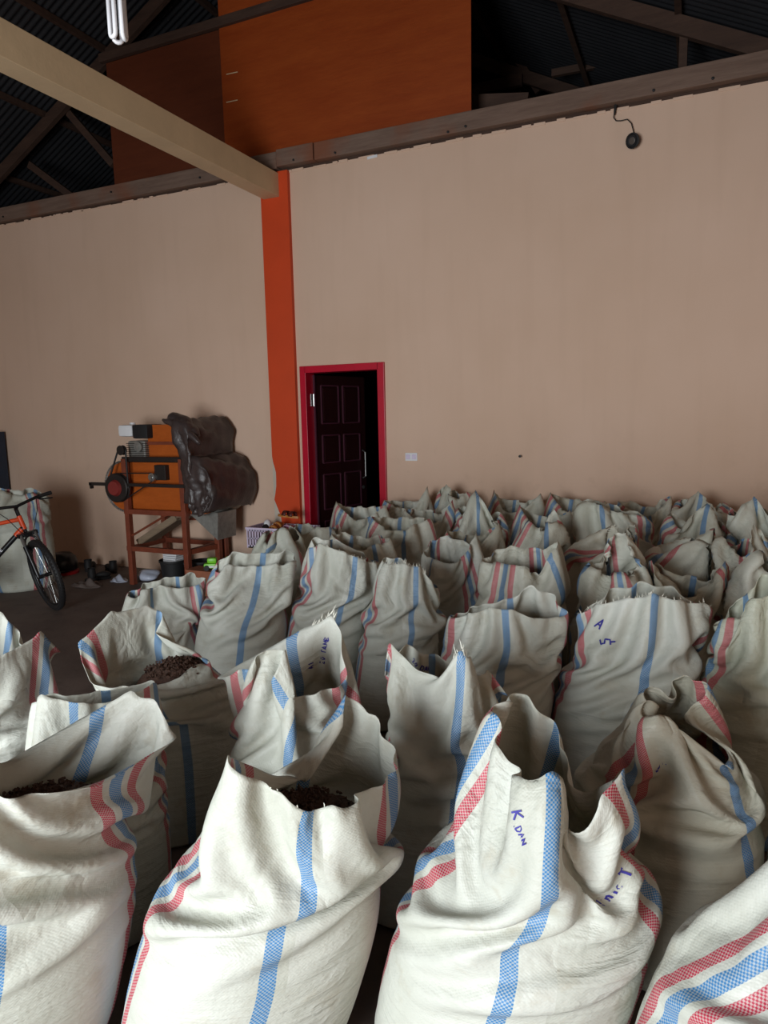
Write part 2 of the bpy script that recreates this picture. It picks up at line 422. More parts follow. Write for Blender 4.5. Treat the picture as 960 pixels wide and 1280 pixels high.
# wall plate: timbers lying on the wall top with bolts
plate = empty('wall_plate', (RIDGE_X, 5.98, 4.0)); struct(plate, 'weathered timber wall plate bolted along the wall top')
PO = Vector((RIDGE_X, 5.98, 4.0))
xa = float(onY(345.5, 200, 5.93)[0]); xb = float(onY(392.5, 196, 5.93)[0]); xc = -2.62
for (x0, x1, dy, dz) in ((WX0, xa-0.006, 0.0, 0.0), (xa+0.006, xb-0.004, -0.02, 0.008), (xb+0.004, WX1, -0.012, 0.006)):
    MB().box(x0-PO.x, x1-PO.x, 5.935+dy-PO.y, 6.06-PO.y, 0.022+dz, 0.172+dz, 0.006).build('timber', M['timber'], plate)
for (px, py) in ((4, 271), (139, 240), (250, 222), (367, 200), (419, 191), (560, 165), (582, 158), (817, 113), (891, 98)):
    p = Vector(onY(px, py, 5.928 if px < 340 else 5.914)) - PO
    MB().lathe([(0.010, 0), (0.010, 0.008), (0.0, 0.010)], 10, Matrix.Translation(p) @ Matrix.Rotation(math.radians(90), 4, 'X')).build('bolt', M['black'], plate)
MB().box(WX0-PO.x, WX1-PO.x, 0.035, 0.075, -0.002, 0.03).build('packing_strip', M['truss'], plate)

# ragged mortar lip along the wall top
rnd = random.Random(5); mm = MB()
x = WX0+0.1
while x < WX1-0.1:
    L_ = rnd.uniform(0.03, 0.16); mm.box(x, x+L_, 5.994, 6.03, 3.985, 4.0+rnd.uniform(0.002, 0.012), 0.003); x += L_*rnd.uniform(0.8, 2.5)
lip = mm.build('mortar_lip', M['wall'], wall_back); lip['kind'] = 'stuff'

# plywood partition above the plate
ply = empty('plywood_partition', (-3.8, 6.12, 4.16)); struct(ply, 'orange plywood partition standing on the wall plate')
PP = Vector((-3.8, 6.12, 4.16))
pxl, pxm, pxr = float(onY(135.5, 150, 6.1)[0]), float(onY(277, 120, 6.1)[0]), float(onY(588.5, 100, 6.1)[0])
ptop = float(onY(277, 34, 6.1)[2])
MB().box(pxl-PP.x, pxm-0.003-PP.x, 0.004, 0.016, -0.06, ptop-PP.z, 0.001).build('panel', M['ply_dark'], ply)
MB().box(pxm+0.003-PP.x, pxr-PP.x, -0.010, 0.004, -0.06, ptop+0.3-PP.z, 0.001).build('panel', M['ply'], ply)
MB().box(pxl-0.05-PP.x, pxr-PP.x, -0.05, 0.0, ptop-PP.z, ptop+0.085-PP.z, 0.004).build('top_rail', M['truss'], ply)
for (px, py0, py1) in ((283, 93, 95), (283, 128, 130)):
    a, b_ = onY(px, py0, 6.1), onY(px+14, py0-3, 6.1)
    MB().bar(Vector(a)-PP, Vector(b_)-PP, 0.004, 0.008).build('splinter', M['beam'], ply)

# orange column and the plastered tie beam
CX0, CX1 = -3.905, -3.60
# ragged left edge low down where the paint stopped short
col_ = MB(); zs = [0, .25, .55, .62, .70, .74, .78, .86, .92, 1.0, 1.08, 1.14, 1.19, 1.24, 1.30, 3.81, 4.0]
ins = [.05, .05, .05, .085, .075, .055, .04, .005, .02, .035, .038, .038, .025, .010, 0, 0, 0]
col_.prism([(CX0+0.0 if False else CX0+i_, WY-0.045, z_) for z_, i_ in zip(zs, ins)] + [(CX1, WY-0.045, 4.0), (CX1, WY-0.045, 0)], (0, 0.05, 0))
column = struct(col_.build('column', M['orange_paint']), 'orange painted column standing proud of the back wall')
core = MB().box(CX0+0.001, CX1-0.01, WY-0.042, WY+0.01, 0, 1.32).build('bare_plaster', M['bare_plaster'], column)
pb = onY(349, 246, WY-0.045); BX1 = float(pb[0]); BZ0 = float(pb[2]); pt = onY(348.5, 216, WY-0.045); BZ1 = float(pt[2])
beam = struct(MB().box(BX1-0.175, BX1, GY, WY-0.043, BZ0, BZ1, 0.004).build('tie_beam_plastered', M['beam']), 'long plastered concrete beam running from the column overhead')

# door
door = empty('door_1', (DX0, WY, 0)); struct(door, 'open dark panelled door in a crimson frame')
DO = Vector((DX0, WY, 0))
fx0, fx1, fz = -3.556, -2.653, 2.18
for nm, args in (('frame_post', (fx0, DX0+0.010, 2.18)), ('frame_post', (DX1-0.010, fx1, 2.18))):
    MB().box(args[0]-DO.x, args[1]-DO.x, -0.03, 0.14, 0, 2.18, 0.003).build(nm, M['red_paint'], door)
MB().box(DX0-DO.x, DX1-DO.x, -0.03, 0.14, DZ-0.01, 2.18, 0.003).build('frame_head', M['red_paint'], door)
leaf = empty('door_leaf', (0.012, 0.105, 0.0), math.radians(41)); leaf.parent = door
# build the leaf as one mesh part with raised panels as its pieces
bpy.data.objects.remove(leaf)
def leafpart(mb, name, mat, parent=None, sm=False):
    o = mb.build(name, mat, parent, sm); return o
Rl = Matrix.Translation((0.018, 0.108, 0)) @ Matrix.Rotation(math.radians(74), 4, 'Z')
lf = MB().box(0, 0.76, 0, 0.036, 0.012, 2.10, 0.002).build('door_leaf', M['door_wood'], door); lf.matrix_local = Rl
for (z0, z1) in ((0.12, 0.62), (0.74, 1.10), (1.22, 1.50), (1.62, 2.0)):
    for (x0, x1) in ((0.10, 0.345), (0.415, 0.66)):
        MB().box(x0+0.02, x1-0.02, -0.010, 0.002, z0+0.02, z1-0.02, 0.008).build('raised_panel', M['door_wood'], lf)
        mo = MB()
        mo.box(x0-0.008, x0+0.006, -0.012, 0.002, z0, z1).box(x1-0.006, x1+0.008, -0.012, 0.002, z0, z1).box(x0, x1, -0.012, 0.002, z0-0.006, z0+0.006).box(x0, x1, -0.012, 0.002, z1-0.006, z1+0.006)
        mo.build('panel_moulding', M['purple_edge'], lf)
MB().box(-0.001, 0.012, -0.012, 0.04, 0.012, 2.10).build('leaf_edge', M['purple_edge'], lf)
MB().tube([(0.70, -0.005, 1.02), (0.70, -0.045, 1.04), (0.70, -0.045, 1.30), (0.70, -0.005, 1.32)], 0.008, 8).build('pull_handle', M['steel'], lf)
MB().lathe([(0.018, 0), (0.018, 0.012), (0, 0.014)], 12, Matrix.Translation((0.70, 0, 0.92)) @ Matrix.Rotation(math.radians(90), 4, 'X')).build('keyhole_plate', M['steel'], lf)
hp = Vector(onY(394.5, 500, WY+0.07))-DO
MB().box(0.010, 0.016, hp.y-0.015, hp.y+0.035, hp.z-0.06, hp.z+0.06, 0.001).tube([(0.018, hp.y+0.035, hp.z-0.06), (0.018, hp.y+0.035, hp.z+0.06)], 0.008, 8).build('hinge', M['steel'], door)
# ------------------------------------------------------------------ sacks: cloth settled over their fill
class Sack: pass
SACKS = []
def frame_at(c):
    d = np.array([c[0], c[1], 0.0]); d /= np.linalg.norm(d)
    return np.array([d[1], -d[0], 0.0]), d            # e_right, e_back
def sack(name, px, py=None, z=None, Y=None, a=.245, b=.185, Hf=.72, L=1.02, blue=0.0, lean=(0, 0), pins=(), lpins=(), style=None, tint=(1, 1, 1),
         res=0, turn=0.0, label='', group='sacks on the floor', grain=False, seed=None, pos=None, slack=1.0, twist=0.0):
    s = Sack(); s.name = name
    if pos is not None: c = np.array([pos[0], pos[1], 0.0])
    elif Y is not None:
        c = onY(px, 640, Y); c = np.array([c[0], Y, 0.0])
    else:
        c = onZ(px, py, z); c = np.array([c[0], c[1], 0.0])
    er0, eb0 = frame_at(c)
    if pos is None and Y is None: c = c - er0*lean[0] - eb0*lean[1]
    s.c = c; s.er, s.eb = frame_at(c)
    if turn:
        t = math.radians(turn); er, eb = s.er, s.eb
        s.er = er*math.cos(t)+eb*math.sin(t); s.eb = -er*math.sin(t)+eb*math.cos(t)
    s.a, s.b, s.Hf, s.L, s.blue, s.lean = a, b, Hf, L, blue, lean
    s.tint = tint; s.res = res; s.label = label; s.group = group; s.grain = grain
    s.seed = seed if seed is not None else len(SACKS)*7+3
    s.slack = slack; s.twist = twist
    top = c + er0*lean[0] + eb0*lean[1]
    P = []
    for p in pins:                                     # (theta, px, py, depth offset)
        w = onPlane(p[1], p[2], top + eb0*p[3], eb0)
        d = w - c; P.append((p[0] % 360, np.dot(d, s.er), np.dot(d, s.eb), w[2], p[4] if len(p) > 4 else 1.0))
    for p in lpins: P.append((p[0] % 360, p[1], p[2], p[3], p[4] if len(p) > 4 else 1.0))
    if style: P += style_pins(s, style)
    P = [((p[0]+twist) % 360, *p[1:]) for p in P]; s.blue = blue+twist
    s.pins = sorted(P, key=lambda t: t[0])
    SACKS.append(s); return s

def style_pins(s, st):
    """rim shapes in the sack's own frame: x right, y away from the viewer, z up"""
    kind = st[0]; r = random.Random(s.seed*13+1); H = s.Hf; a, b = s.a, s.b
    j = lambda m: r.uniform(-m, m)
    lx, ly = s.lean
    out = []
    if kind == 'fold':        # mouth pressed flat, left and right corners out, crumpled line
        h = H + st[1]; dx = st[2] if len(st) > 2 else 0.0; w = a*(st[3] if len(st) > 3 else .9)
        for th, fx, fy, dz in ((270, -1, 0, -.02), (315, -.5, -.14, .03), (0, 0, -.02, .0), (45, .5, -.12, .035), (90, 1, 0, -.03), (135, .5, .12, .04), (180, .05, .02, .05), (225, -.5, .14, .05)):
            out.append((th, fx*w+dx+j(.02), fy*b*2+j(.02), h+dz+j(.03), 1.0))
    elif kind == 'peak':      # one tall peak, the rest slumped
        th0, hx, hy, hz = st[1], st[2], st[3], st[4]
        out.append((th0, hx, hy, hz, 1.0))
        for k in range(1, 6):
            th = th0+k*60; t = math.radians(th); rr = .62+j(.1)
            out.append((th % 360, math.sin(t)*a*rr+hx*.3, -math.cos(t)*b*rr+hy*.3, H+.13+j(.05)+(.04 if k in (2, 4) else 0), 1.0))
    elif kind == 'corner':    # limp mouth with two raised corners, sagging between
        h = H+.06; lz, rzz = st[1], st[2]; dx = st[3] if len(st) > 3 else 0.0
        for th, fx, fy, z in ((270, -.95, -.1, lz), (310, -.6, -.5, h+.02), (350, -.1, -.62, h-.01), (35, .45, -.5, h+.02), (85, .95, 0, rzz), (130, .6, .5, h+.06), (180, .05, .6, h+.05), (225, -.55, .5, h+.07)):
            out.append((th, fx*a*.85+dx+j(.02), fy*b+j(.02), z+j(.02), 1.0))
    elif kind == 'open':      # gaping mouth with ragged rim
        up = st[1]
        for k in range(9):
            th = k*40+j(8); t = math.radians(th); rr = .85+j(.15)
            out.append((th % 360, math.sin(t)*a*rr, -math.cos(t)*b*rr, H+up+j(.07), 1.0))
    elif kind == 'flop':      # gathered mouth bent over to one side
        gx, gy, gz = st[1], st[2], st[3]
        for k in range(8):
            th = k*45+j(6); t = math.radians(th)
            out.append((th % 360, gx+math.sin(t)*a*.32+j(.02), gy-math.cos(t)*b*.35+j(.02), gz+j(.09), 1.0))
    return [(p[0], p[1]+lx, p[2]+ly, p[3], p[4]) for p in out]

NEXP = 2.25
ZM = 0.42
def prof(s, z):
    """relative radius of the fill at height z (array): swollen belly, rounded shoulder"""
    t = np.clip(z/s.Hf, 0, 0.9995)
    r = 0.88 + 0.12*np.clip(t/0.20, 0, 1)**0.5 + 0.075*np.sin(np.pi*np.clip(t, 0, 1))
    k = np.clip((t-ZM)/(1-ZM), 0, 1)
    return r*(1-k**QD)**(1/QD)
QD = 2.3
def lump(s, th, z):
    r = np.random.RandomState(s.seed); o = 0
    for k in range(7):
        o = o + r.uniform(.3, 1)*np.sin(r.randint(1, 6)*th + r.uniform(4, 14)*z + r.uniform(0, 6.28))
    return 1 + 0.012*o
def collide(s, X, infl=1.0, lm=None):
    """push points (local frame) out of the fill solid of s"""
    zt = X[..., 2]; H = s.Hf
    lx = s.lean[0]*np.clip(zt/H, 0, 1.3); ly = s.lean[1]*np.clip(zt/H, 0, 1.3)
    x = X[..., 0]-lx; y = X[..., 1]-ly
    rho = ((np.abs(x)/s.a)**NEXP + (np.abs(y)/s.b)**NEXP)**(1/NEXP) + 1e-9
    t = np.clip(zt/H, 0, 1)
    r0 = (0.88 + 0.12*np.clip(t/0.20, 0, 1)**0.5 + 0.075*np.sin(np.pi*t))*infl
    if lm is not None: r0 = r0*lm
    zm = ZM*H; k = np.clip((zt-zm)/(H-zm), 0, None)
    F = ((rho/r0)**QD + k**QD)**(1/QD)
    f = np.where(F < 1, 1/np.maximum(F, 0.25), 1.0)
    X[..., 0] = x*f+lx; X[..., 1] = y*f+ly
    X[..., 2] = np.where(zt > zm, zm+(zt-zm)*f, zt)
    return X

def to_local(s, W): d = W - s.c; return np.stack([d@s.er, d@s.eb, d[..., 2]], -1)
def to_world(s, Lc): return s.c + Lc[..., 0:1]*s.er + Lc[..., 1:2]*s.eb + Lc[..., 2:3]*np.array([0, 0, 1.0])

def init_grid(s, NU, NV):
    th = np.arange(NU)/NU*2*np.pi
    # superellipse points with even arc length
    tt = np.linspace(0, 2*np.pi, 721); st, ct = np.sin(tt), np.cos(tt)
    rr = ((np.abs(st)/s.a)**NEXP+(np.abs(ct)/s.b)**NEXP)**(-1/NEXP)
    ex, ey = rr*st, -rr*ct
    arc = np.concatenate([[0], np.cumsum(np.hypot(np.diff(ex), np.diff(ey)))]); C = arc[-1]
    ex0, ey0 = ex, ey
    def ring(shift):
        q = ((th/(2*np.pi)-shift) % 1.0)*C
        return np.interp(q, arc, ex0), np.interp(q, arc, ey0)
    s.C = C*1.045*s.slack
    sv = np.linspace(0, s.L, NV)
    Hs = s.Hf*0.66
    G = np.zeros((NV, NU, 3))
    # rim curve from the pins
    P = s.pins; pth = np.array([p[0] for p in P if p[4] >= 1.0])
    pv = np.array([p[1:4] for p in P if p[4] >= 1.0])
    ext = np.concatenate([pth-360, pth, pth+360]); ev = np.concatenate([pv, pv, pv])
    deg = np.degrees(th)
    rim = np.stack([np.interp(deg, ext, ev[:, k]) for k in range(3)], -1)
    for j, sj in enumerate(sv):
        ex, ey = ring(s.twist/360*min(1.0, sj/(s.Hf*0.9)))
        z = min(sj, Hs); f = prof(s, np.array(z))*1.01
        bx = ex*f + s.lean[0]*z/s.Hf; by = ey*f + s.lean[1]*z/s.Hf
        t = max(0.0, (sj-Hs)/(s.L-Hs))
        G[j, :, 0] = bx*(1-t)+rim[:, 0]*t; G[j, :, 1] = by*(1-t)+rim[:, 1]*t
        G[j, :, 2] = z*(1-t)+rim[:, 2]*t
    rs = np.random.RandomState(s.seed+5)
    G[4:] += rs.normal(0, .003, G[4:].shape)
    return G

def support(s, n):
    """half extent of the footprint of s along the world direction n"""
    q = NEXP/(NEXP-1); return ((s.a*abs(np.dot(n, s.er)))**q + (s.b*abs(np.dot(n, s.eb)))**q)**(1/q)
def squeeze(s, X, neigh, margin=0.004, zlim=9.0):
    """keep cloth on its own side of the contact plane with each neighbouring sack"""
    W = to_world(s, X); z = W[..., 2]; ch = False
    for t in neigh:
        d = t.c + 0.6*(t.er*t.lean[0]+t.eb*t.lean[1]) - s.c - 0.6*(s.er*s.lean[0]+s.eb*s.lean[1]); D = np.linalg.norm(d[:2]); n = np.array([d[0], d[1], 0])/D
        ha, hb = support(s, n), support(t, n)
        if D > (ha+hb)*1.35: continue
        ca = np.dot(s.c, n) + np.clip(z/s.Hf, 0, 1.25)*(np.dot(s.er, n)*s.lean[0]+np.dot(s.eb, n)*s.lean[1])
        cb = np.dot(t.c, n) + np.clip(z/t.Hf, 0, 1.25)*(np.dot(t.er, n)*t.lean[0]+np.dot(t.eb, n)*t.lean[1])
        lim = ca + (cb-ca)*ha/(ha+hb) - margin
        ex = np.maximum((W@n) - lim, 0)
        ex = np.where(z > zlim, 0, ex)
        if ex.max() > 0: W -= ex[..., None]*n; ch = True
    return to_local(s, W) if ch else X

def simulate(S, NU, NV, steps):
    X = np.stack([init_grid(s, NU, NV) for s in S]).astype(np.float32)
    for k, s in enumerate(S): collide(s, X[k])
    X0 = X.copy()
    du = np.array([s.C/NU for s in S], np.float32)[:, None, None]
    dv = np.array([s.L/(NV-1) for s in S], np.float32)[:, None, None]
    # cloth drawn in or let out a little along the rim so that it lies without piling up
    col = np.stack([np.linalg.norm(np.diff(x, axis=0), axis=-1).sum(0) for x in X])
    Lc = np.array([s.L for s in S])[:, None]
    col = np.clip(col*1.0, 0.70*Lc, 1.04*Lc)
    for _ in range(1): col = (np.roll(col, 1, 1)+col*2+np.roll(col, -1, 1))/4
    bodyl = np.array([0.66*s.Hf for s in S])[:, None]
    svv = np.linspace(0, 1, NV-1)[None, :, None]*Lc[:, :, None]
    up = np.clip((svv-bodyl[:, :, None])/0.03, 0, 1)
    kup = (col-bodyl)/(Lc-bodyl)
    dv = (dv*(1-up) + dv*kup[:, None, :]*up).astype(np.float32)      # (n, NV-1, NU)
    dvr = np.concatenate([dv, dv[:, -1:]], 1)
    dd = np.sqrt(du**2+dv**2)
    pin_idx = []; pin_pos = []
    for k, s in enumerate(S):
        for p in s.pins:
            i = int(round(p[0]/360*NU)) % NU; j = int(round(p[4]*(NV-1)))
            pin_idx.append((k, j, i)); pin_pos.append(p[1:4])
    pi = tuple(np.array(pin_idx).T); pp = np.array(pin_pos, np.float32)
    sv = np.linspace(0, 1, NV)
    wt = np.stack([np.clip(1-(sv*s.L)/(0.60*s.Hf), 0, 1)*0.25 for s in S]).astype(np.float32)
    free = np.stack([np.clip(((sv*s.L)-0.8*s.Hf)/0.1, 0, 1) for s in S]).astype(np.float32)[:, :, None]
    wt = wt[:, :, None, None]
    lum = [lump(s, np.arctan2(X0[k][..., 0], -X0[k][..., 1]), X0[k][..., 2]) for k, s in enumerate(S)]
    neigh = [[t for t in SACKS if t is not s and np.hypot(*(t.c-s.c)[:2]) < 0.85] for s in S]
    prev = X.copy(); J = np.arange(NV); I = np.arange(NU)
    def con(A, B, rest, k, mode=0):
        d = B-A; l = np.sqrt(np.einsum('...i,...i', d, d))+1e-7
        e = l-rest
        if mode == 1: e = np.minimum(e, 0)
        if mode == 2: e = np.where(e < 0, e*0.3, e)
        d *= ((0.5*k)*e/l)[..., None]
        A += d; B -= d
    def horiz(step, rest, k, mode=0):
        for par in (0, 1):
            ia = I[(I//step) % 2 == par]; ib = (ia+step) % NU
            A = X[:, :, ia]; B = X[:, :, ib]
            con(A, B, rest, k, mode); X[:, :, ia] = A; X[:, :, ib] = B
    def vert(step, rest, k, mode=0):
        jd = J[:NV-step]
        for par in (0, 1):
            ja = jd[(jd//step) % 2 == par]
            A = X[:, ja]; B = X[:, ja+step]
            con(A, B, rest[:, ja], k, mode); X[:, ja] = A; X[:, ja+step] = B
    def diag(sgn, k):
        ib = (I+sgn) % NU
        for par in (0, 1):
            ja = np.arange(par, NV-1, 2)
            A = X[:, ja]; B = X[:, ja+1][:, :, ib]
            con(A, B, dd[:, ja], k, 0); X[:, ja] = A
            T = np.empty_like(B); T[:, :, ib] = B; X[:, ja+1] = T
    for it in range(steps):
        vel = np.clip((X-prev)*0.85, -0.012, 0.012)
        prev = X.copy()
        X += vel
        X[..., 2] -= 0.00022*free
        horiz(1, du, 0.9, 2); vert(1, dv, 0.9)
        diag(1, 0.4); diag(-1, 0.4)
        horiz(1, du, 0.9, 2); vert(1, dv, 0.9)
        horiz(2, du*2*0.93, 0.40, 1); vert(2, dv*2*0.96, 0.5, 1)
        horiz(4, du*4*0.74, 0.3, 1); vert(4, dv*4*0.88, 0.4, 1)
        horiz(8, du*8*0.52, 0.2, 1)
        X += wt*(X0-X)
        X[:, -1] += 0.10*(X0[:, -1]-X[:, -1])
        X[pi] = X[pi]*0.4 + pp*0.6
        for k, s in enumerate(S):
            collide(s, X[k], 1.0, lum[k])
            if it % 2 == 0 or it > steps-4:
                X[k] = squeeze(s, X[k], neigh[k])
            W1 = s.c[1] + X[k][..., 0]*s.er[1] + X[k][..., 1]*s.eb[1]
            if W1.max() > WY-0.03:
                W = to_world(s, X[k]); W[..., 1] = np.minimum(W[..., 1], WY-0.03); X[k] = to_local(s, W)
        X[:, :2] = np.where(np.ones_like(X[:, :2], bool), X[:, :2]*0.5+X0[:, :2]*0.5, 0)
        X[..., 2] = np.maximum(X[..., 2], 0.0)
    for k, s in enumerate(S):
        X[k] = squeeze(s, X[k], neigh[k])
        s.G = X[k].astype(float); s.G[0, :, 2] = 0.0
        rims = np.linalg.norm(np.diff(s.G[-1], axis=0), axis=-1).sum()
        ver = np.linalg.norm(np.diff(s.G, axis=0), axis=-1).sum(0)
        print('STRETCH', s.name, round(rims/s.C, 2), round(ver.max()/s.L, 2), round(ver.min()/s.L, 2))

def sample(s, u, v):
    """point and normal of the settled cloth at material angle u (deg) and cloth height v (m)"""
    NV, NU, _ = s.G.shape
    fi = (u % 360)/360*NU; fj = min(max(v/s.L*(NV-1), 0), NV-1.001)
    i0 = int(fi); j0 = int(fj); a = fi-i0; b = fj-j0
    g = lambda i, j: s.G[j, i % NU]
    p = (g(i0, j0)*(1-a)+g(i0+1, j0)*a)*(1-b) + (g(i0, j0+1)*(1-a)+g(i0+1, j0+1)*a)*b
    tu = (g(i0+1, j0)-g(i0, j0))*(1-b)+(g(i0+1, j0+1)-g(i0, j0+1))*b; tv = (g(i0, j0+1)-g(i0, j0))*(1-a)+(g(i0+1, j0+1)-g(i0+1, j0))*a
    n = np.cross(tu, tv); n /= np.linalg.norm(n)+1e-9
    return p, n

def build_sack(s):
    NV, NU, _ = s.G.shape
    root = empty('grain_sack', tuple(s.c)); tag(root, s.label, 'sack', s.group)
    W = to_world(s, s.G) - s.c
    verts = [tuple(p) for p in W.reshape(-1, 3)]
    faces = []; uvs = []
    for j in range(NV-1):
        for i in range(NU):
            i2 = (i+1) % NU
            faces.append((j*NU+i, j*NU+i2, (j+1)*NU+i2, (j+1)*NU+i))
            u0 = i/NU - s.blue/360.0 + 2; u1 = (i+1)/NU - s.blue/360.0 + 2
            v0 = j/(NV-1)*s.L; v1 = (j+1)/(NV-1)*s.L
            uvs += [u0, v0, u1, v0, u1, v1, u0, v1]
    faces.append(tuple(range(NU))[::-1]); uvs += [0.35, 0.0]*NU
    me = bpy.data.meshes.new('cloth'); me.from_pydata(verts, [], faces)
    uvl = me.uv_layers.new(name='UVMap'); uvl.data.foreach_set('uv', uvs)
    me.polygons.foreach_set('use_smooth', [True]*len(faces)); me.materials.append(M['sack'])
    o = bpy.data.objects.new('cloth', me); link(o, root); o.color = (*s.tint, 1)
    if s.res == 0:
        md = o.modifiers.new('sub', 'SUBSURF'); md.levels = md.render_levels = 1
    md = o.modifiers.new('thick', 'SOLIDIFY'); md.thickness = 0.0016; md.offset = 0.0
    if s.grain:
        # heap of dark grain inside the mouth
        bm = bmesh.new(); NR, NT = 14, 48; rows = []; rs = random.Random(s.seed)
        for q in range(NR+1):
            rho = q/NR*0.68; row = []
            for t in range(NT):
                th = t/NT*2*math.pi
                st_, ct_ = math.sin(th), math.cos(th)
                rr = ((abs(st_)/s.a)**NEXP+(abs(ct_)/s.b)**NEXP)**(-1/NEXP)
                z = s.Hf*(ZM+(1-ZM)*max(0, 1-rho**QD)**(1/QD)) - 0.018 + 0.006*rs.uniform(-1, 1)
                lc = np.array([rr*st_*rho+s.lean[0], -rr*ct_*rho+s.lean[1], z])
                row.append(bm.verts.new(tuple(to_world(s, lc[None])[0]-s.c)))
            rows.append(row)
        for q in range(NR):
            for t in range(NT):
                if q == 0 and t == 0: pass
                bm.faces.new((rows[q][t], rows[q][(t+1) % NT], rows[q+1][(t+1) % NT], rows[q+1][t]))
        m_ = MB(); m_.bm.free(); m_.bm = bm
        bmesh.ops.remove_doubles(bm, verts=bm.verts[:], dist=1e-4)
        # loose kernels on top
        pts = [v.co.copy() for row in rows[1:-4] for v in row if v.is_valid]
        for q in range(420):
            p = rs.choice(pts) + Vector((rs.uniform(-.02, .02), rs.uniform(-.02, .02), 0.004))
            r_ = bmesh.ops.create_cone(bm, segments=5, radius1=0.0045, radius2=0.0015, depth=0.012, cap_ends=True)
            rm = Matrix.Rotation(rs.uniform(0, 6.28), 3, 'Z') @ Matrix.Rotation(rs.uniform(0.8, 2.2), 3, 'X')
            for v in r_['verts']: v.co = p + rm @ v.co
        W_ = np.array([tuple(v.co) for v in bm.verts]) + s.c
        Lq = squeeze(s, to_local(s, W_), [t for t in SACKS if t is not s and np.hypot(*(t.c-s.c)[:2]) < 0.85], 0.03)
        Wq = to_world(s, Lq) - s.c
        for v, q in zip(bm.verts, Wq): v.co = Vector(q)
        g = m_.build('grain', M['grain'], root); g['kind'] = 'stuff'
    return root

def write_on(s, root, strokes, u, v, scale, width=0.006, rot=0.0, side=1, name='marker_writing', mirror=1):
    """pen strokes (list of polylines in letter units) laid on the cloth around (u deg, v m)"""
    bm = bmesh.new(); c, sn = math.cos(math.radians(rot)), math.sin(math.radians(rot))
    for line in strokes:
        # densify
        pts = []
        for (x0, y0), (x1, y1) in zip(line[:-1], line[1:]):
            k = max(1, int(math.hypot(x1-x0, y1-y0)*scale/0.006))
            pts += [(x0+(x1-x0)*t/k, y0+(y1-y0)*t/k) for t in range(k)]
        pts.append(line[-1])
        P3 = []
        for x, y in pts:
            xx = (x*c-y*sn)*scale*mirror; yy = (x*sn+y*c)*scale
            p, n = sample(s, u + xx/s.C*360, v+yy)
            P3.append((to_world(s, (p+n*0.0028*side)[None])[0]-s.c, n))
        rows = []
        for k, (p, n) in enumerate(P3):
            t = P3[min(k+1, len(P3)-1)][0]-P3[max(k-1, 0)][0]; t = t/(np.linalg.norm(t)+1e-9)
            nw = to_world(s, n[None])[0]-s.c
            b_ = np.cross(nw, t); b_ /= np.linalg.norm(b_)+1e-9
            rows.append((bm.verts.new(tuple(p-b_*width/2)), bm.verts.new(tuple(p+b_*width/2))))
        for a, b_ in zip(rows[:-1], rows[1:]): bm.faces.new((a[0], a[1], b_[1], b_[0]))
    m_ = MB(); m_.bm.free(); m_.bm = bm
    return m_.build(name, M['ink'], root)

def fray(s, root, n, u0, u1, ln=0.022, seed=1):
    """loose tape ends standing out of the cut rim"""
    rs = random.Random(seed); bm = bmesh.new()
    for k in range(n):
        u = rs.uniform(u0, u1); p, nn = sample(s, u, s.L); p2, _ = sample(s, u, s.L-0.03)
        d = p-p2; d /= np.linalg.norm(d)+1e-9; d = d + np.array([rs.uniform(-.5, .5), rs.uniform(-.5, .5), rs.uniform(-.2, .3)])
        e = p + d*ln*rs.uniform(.3, 1.0); t = np.cross(d, nn); t = t/(np.linalg.norm(t)+1e-9)*0.0016
        m_ = (p+e)/2 + nn*rs.uniform(-.004, .004)
        P = [p-t, p+t, m_+t*.8, m_-t*.8, e]
        P = [bm.verts.new(tuple(to_world(s, q[None])[0]-s.c)) for q in P]
        bm.faces.new((P[0], P[1], P[2], P[3])); bm.faces.new((P[3], P[2], P[4]))
    m_ = MB(); m_.bm.free(); m_.bm = bm
    o = m_.build('frayed_rim', M['fray'], root); o['kind'] = 'stuff'; return o
# ---- front row
sack('A1', 48, 985, .78, a=.285, b=.21, Hf=.77, L=1.06, blue=-13, twist=0, lean=(.20, 0), res=0, grain=True, label='open white sack at the lower left corner, dark grain showing inside its mouth',
     pins=[(0, -40, 985, -.2), (45, 50, 993, -.19), (65, 112, 992, -.15), (85, 185, 944, -.02), (105, 230, 918, .06), (135, 195, 868, .10), (150, 172, 852, .14), (180, 100, 898, .2), (215, 0, 958, .2), (270, -120, 930, 0), (315, -120, 985, -.15)])
sack('A2', 372, 990, .75, a=.285, b=.21, Hf=.725, L=1.05, blue=4, twist=-14, lean=(.22, .0), res=0, grain=True, label='large white front sack, centre left, with sharp raised corner and dark grain inside',
     pins=[(4, 388, 1016, -.2), (348, 350, 985, -.18), (303, 285, 936, -.15), (270, 292, 948, .02), (240, 348, 972, .12), (215, 382, 982, .10), (195, 436, 905, .15), (180, 438, 852, .19), (150, 470, 890, .16), (115, 492, 942, .08), (90, 488, 965, 0), (45, 440, 992, -.15), (20, 415, 1002, -.19)])
sack('A3', 690, 1000, .78, a=.285, b=.21, Hf=.70, L=1.08, blue=0, twist=-22, lean=(.18, 0), res=0, label='large white front sack marked K. DAN in purple ink beside its blue stripe',
     pins=[(0, 690, 955, -.16), (25, 702, 990, -.13), (45, 712, 1040, -.14), (70, 745, 995, -.12), (90, 785, 950, -.03), (110, 765, 975, .06), (140, 722, 988, .10), (165, 706, 935, .14), (180, 695, 905, .16), (210, 660, 866, .18), (240, 638, 872, .12), (270, 622, 888, .04), (300, 627, 935, -.06), (335, 655, 968, -.14), (350, 668, 975, -.16)])
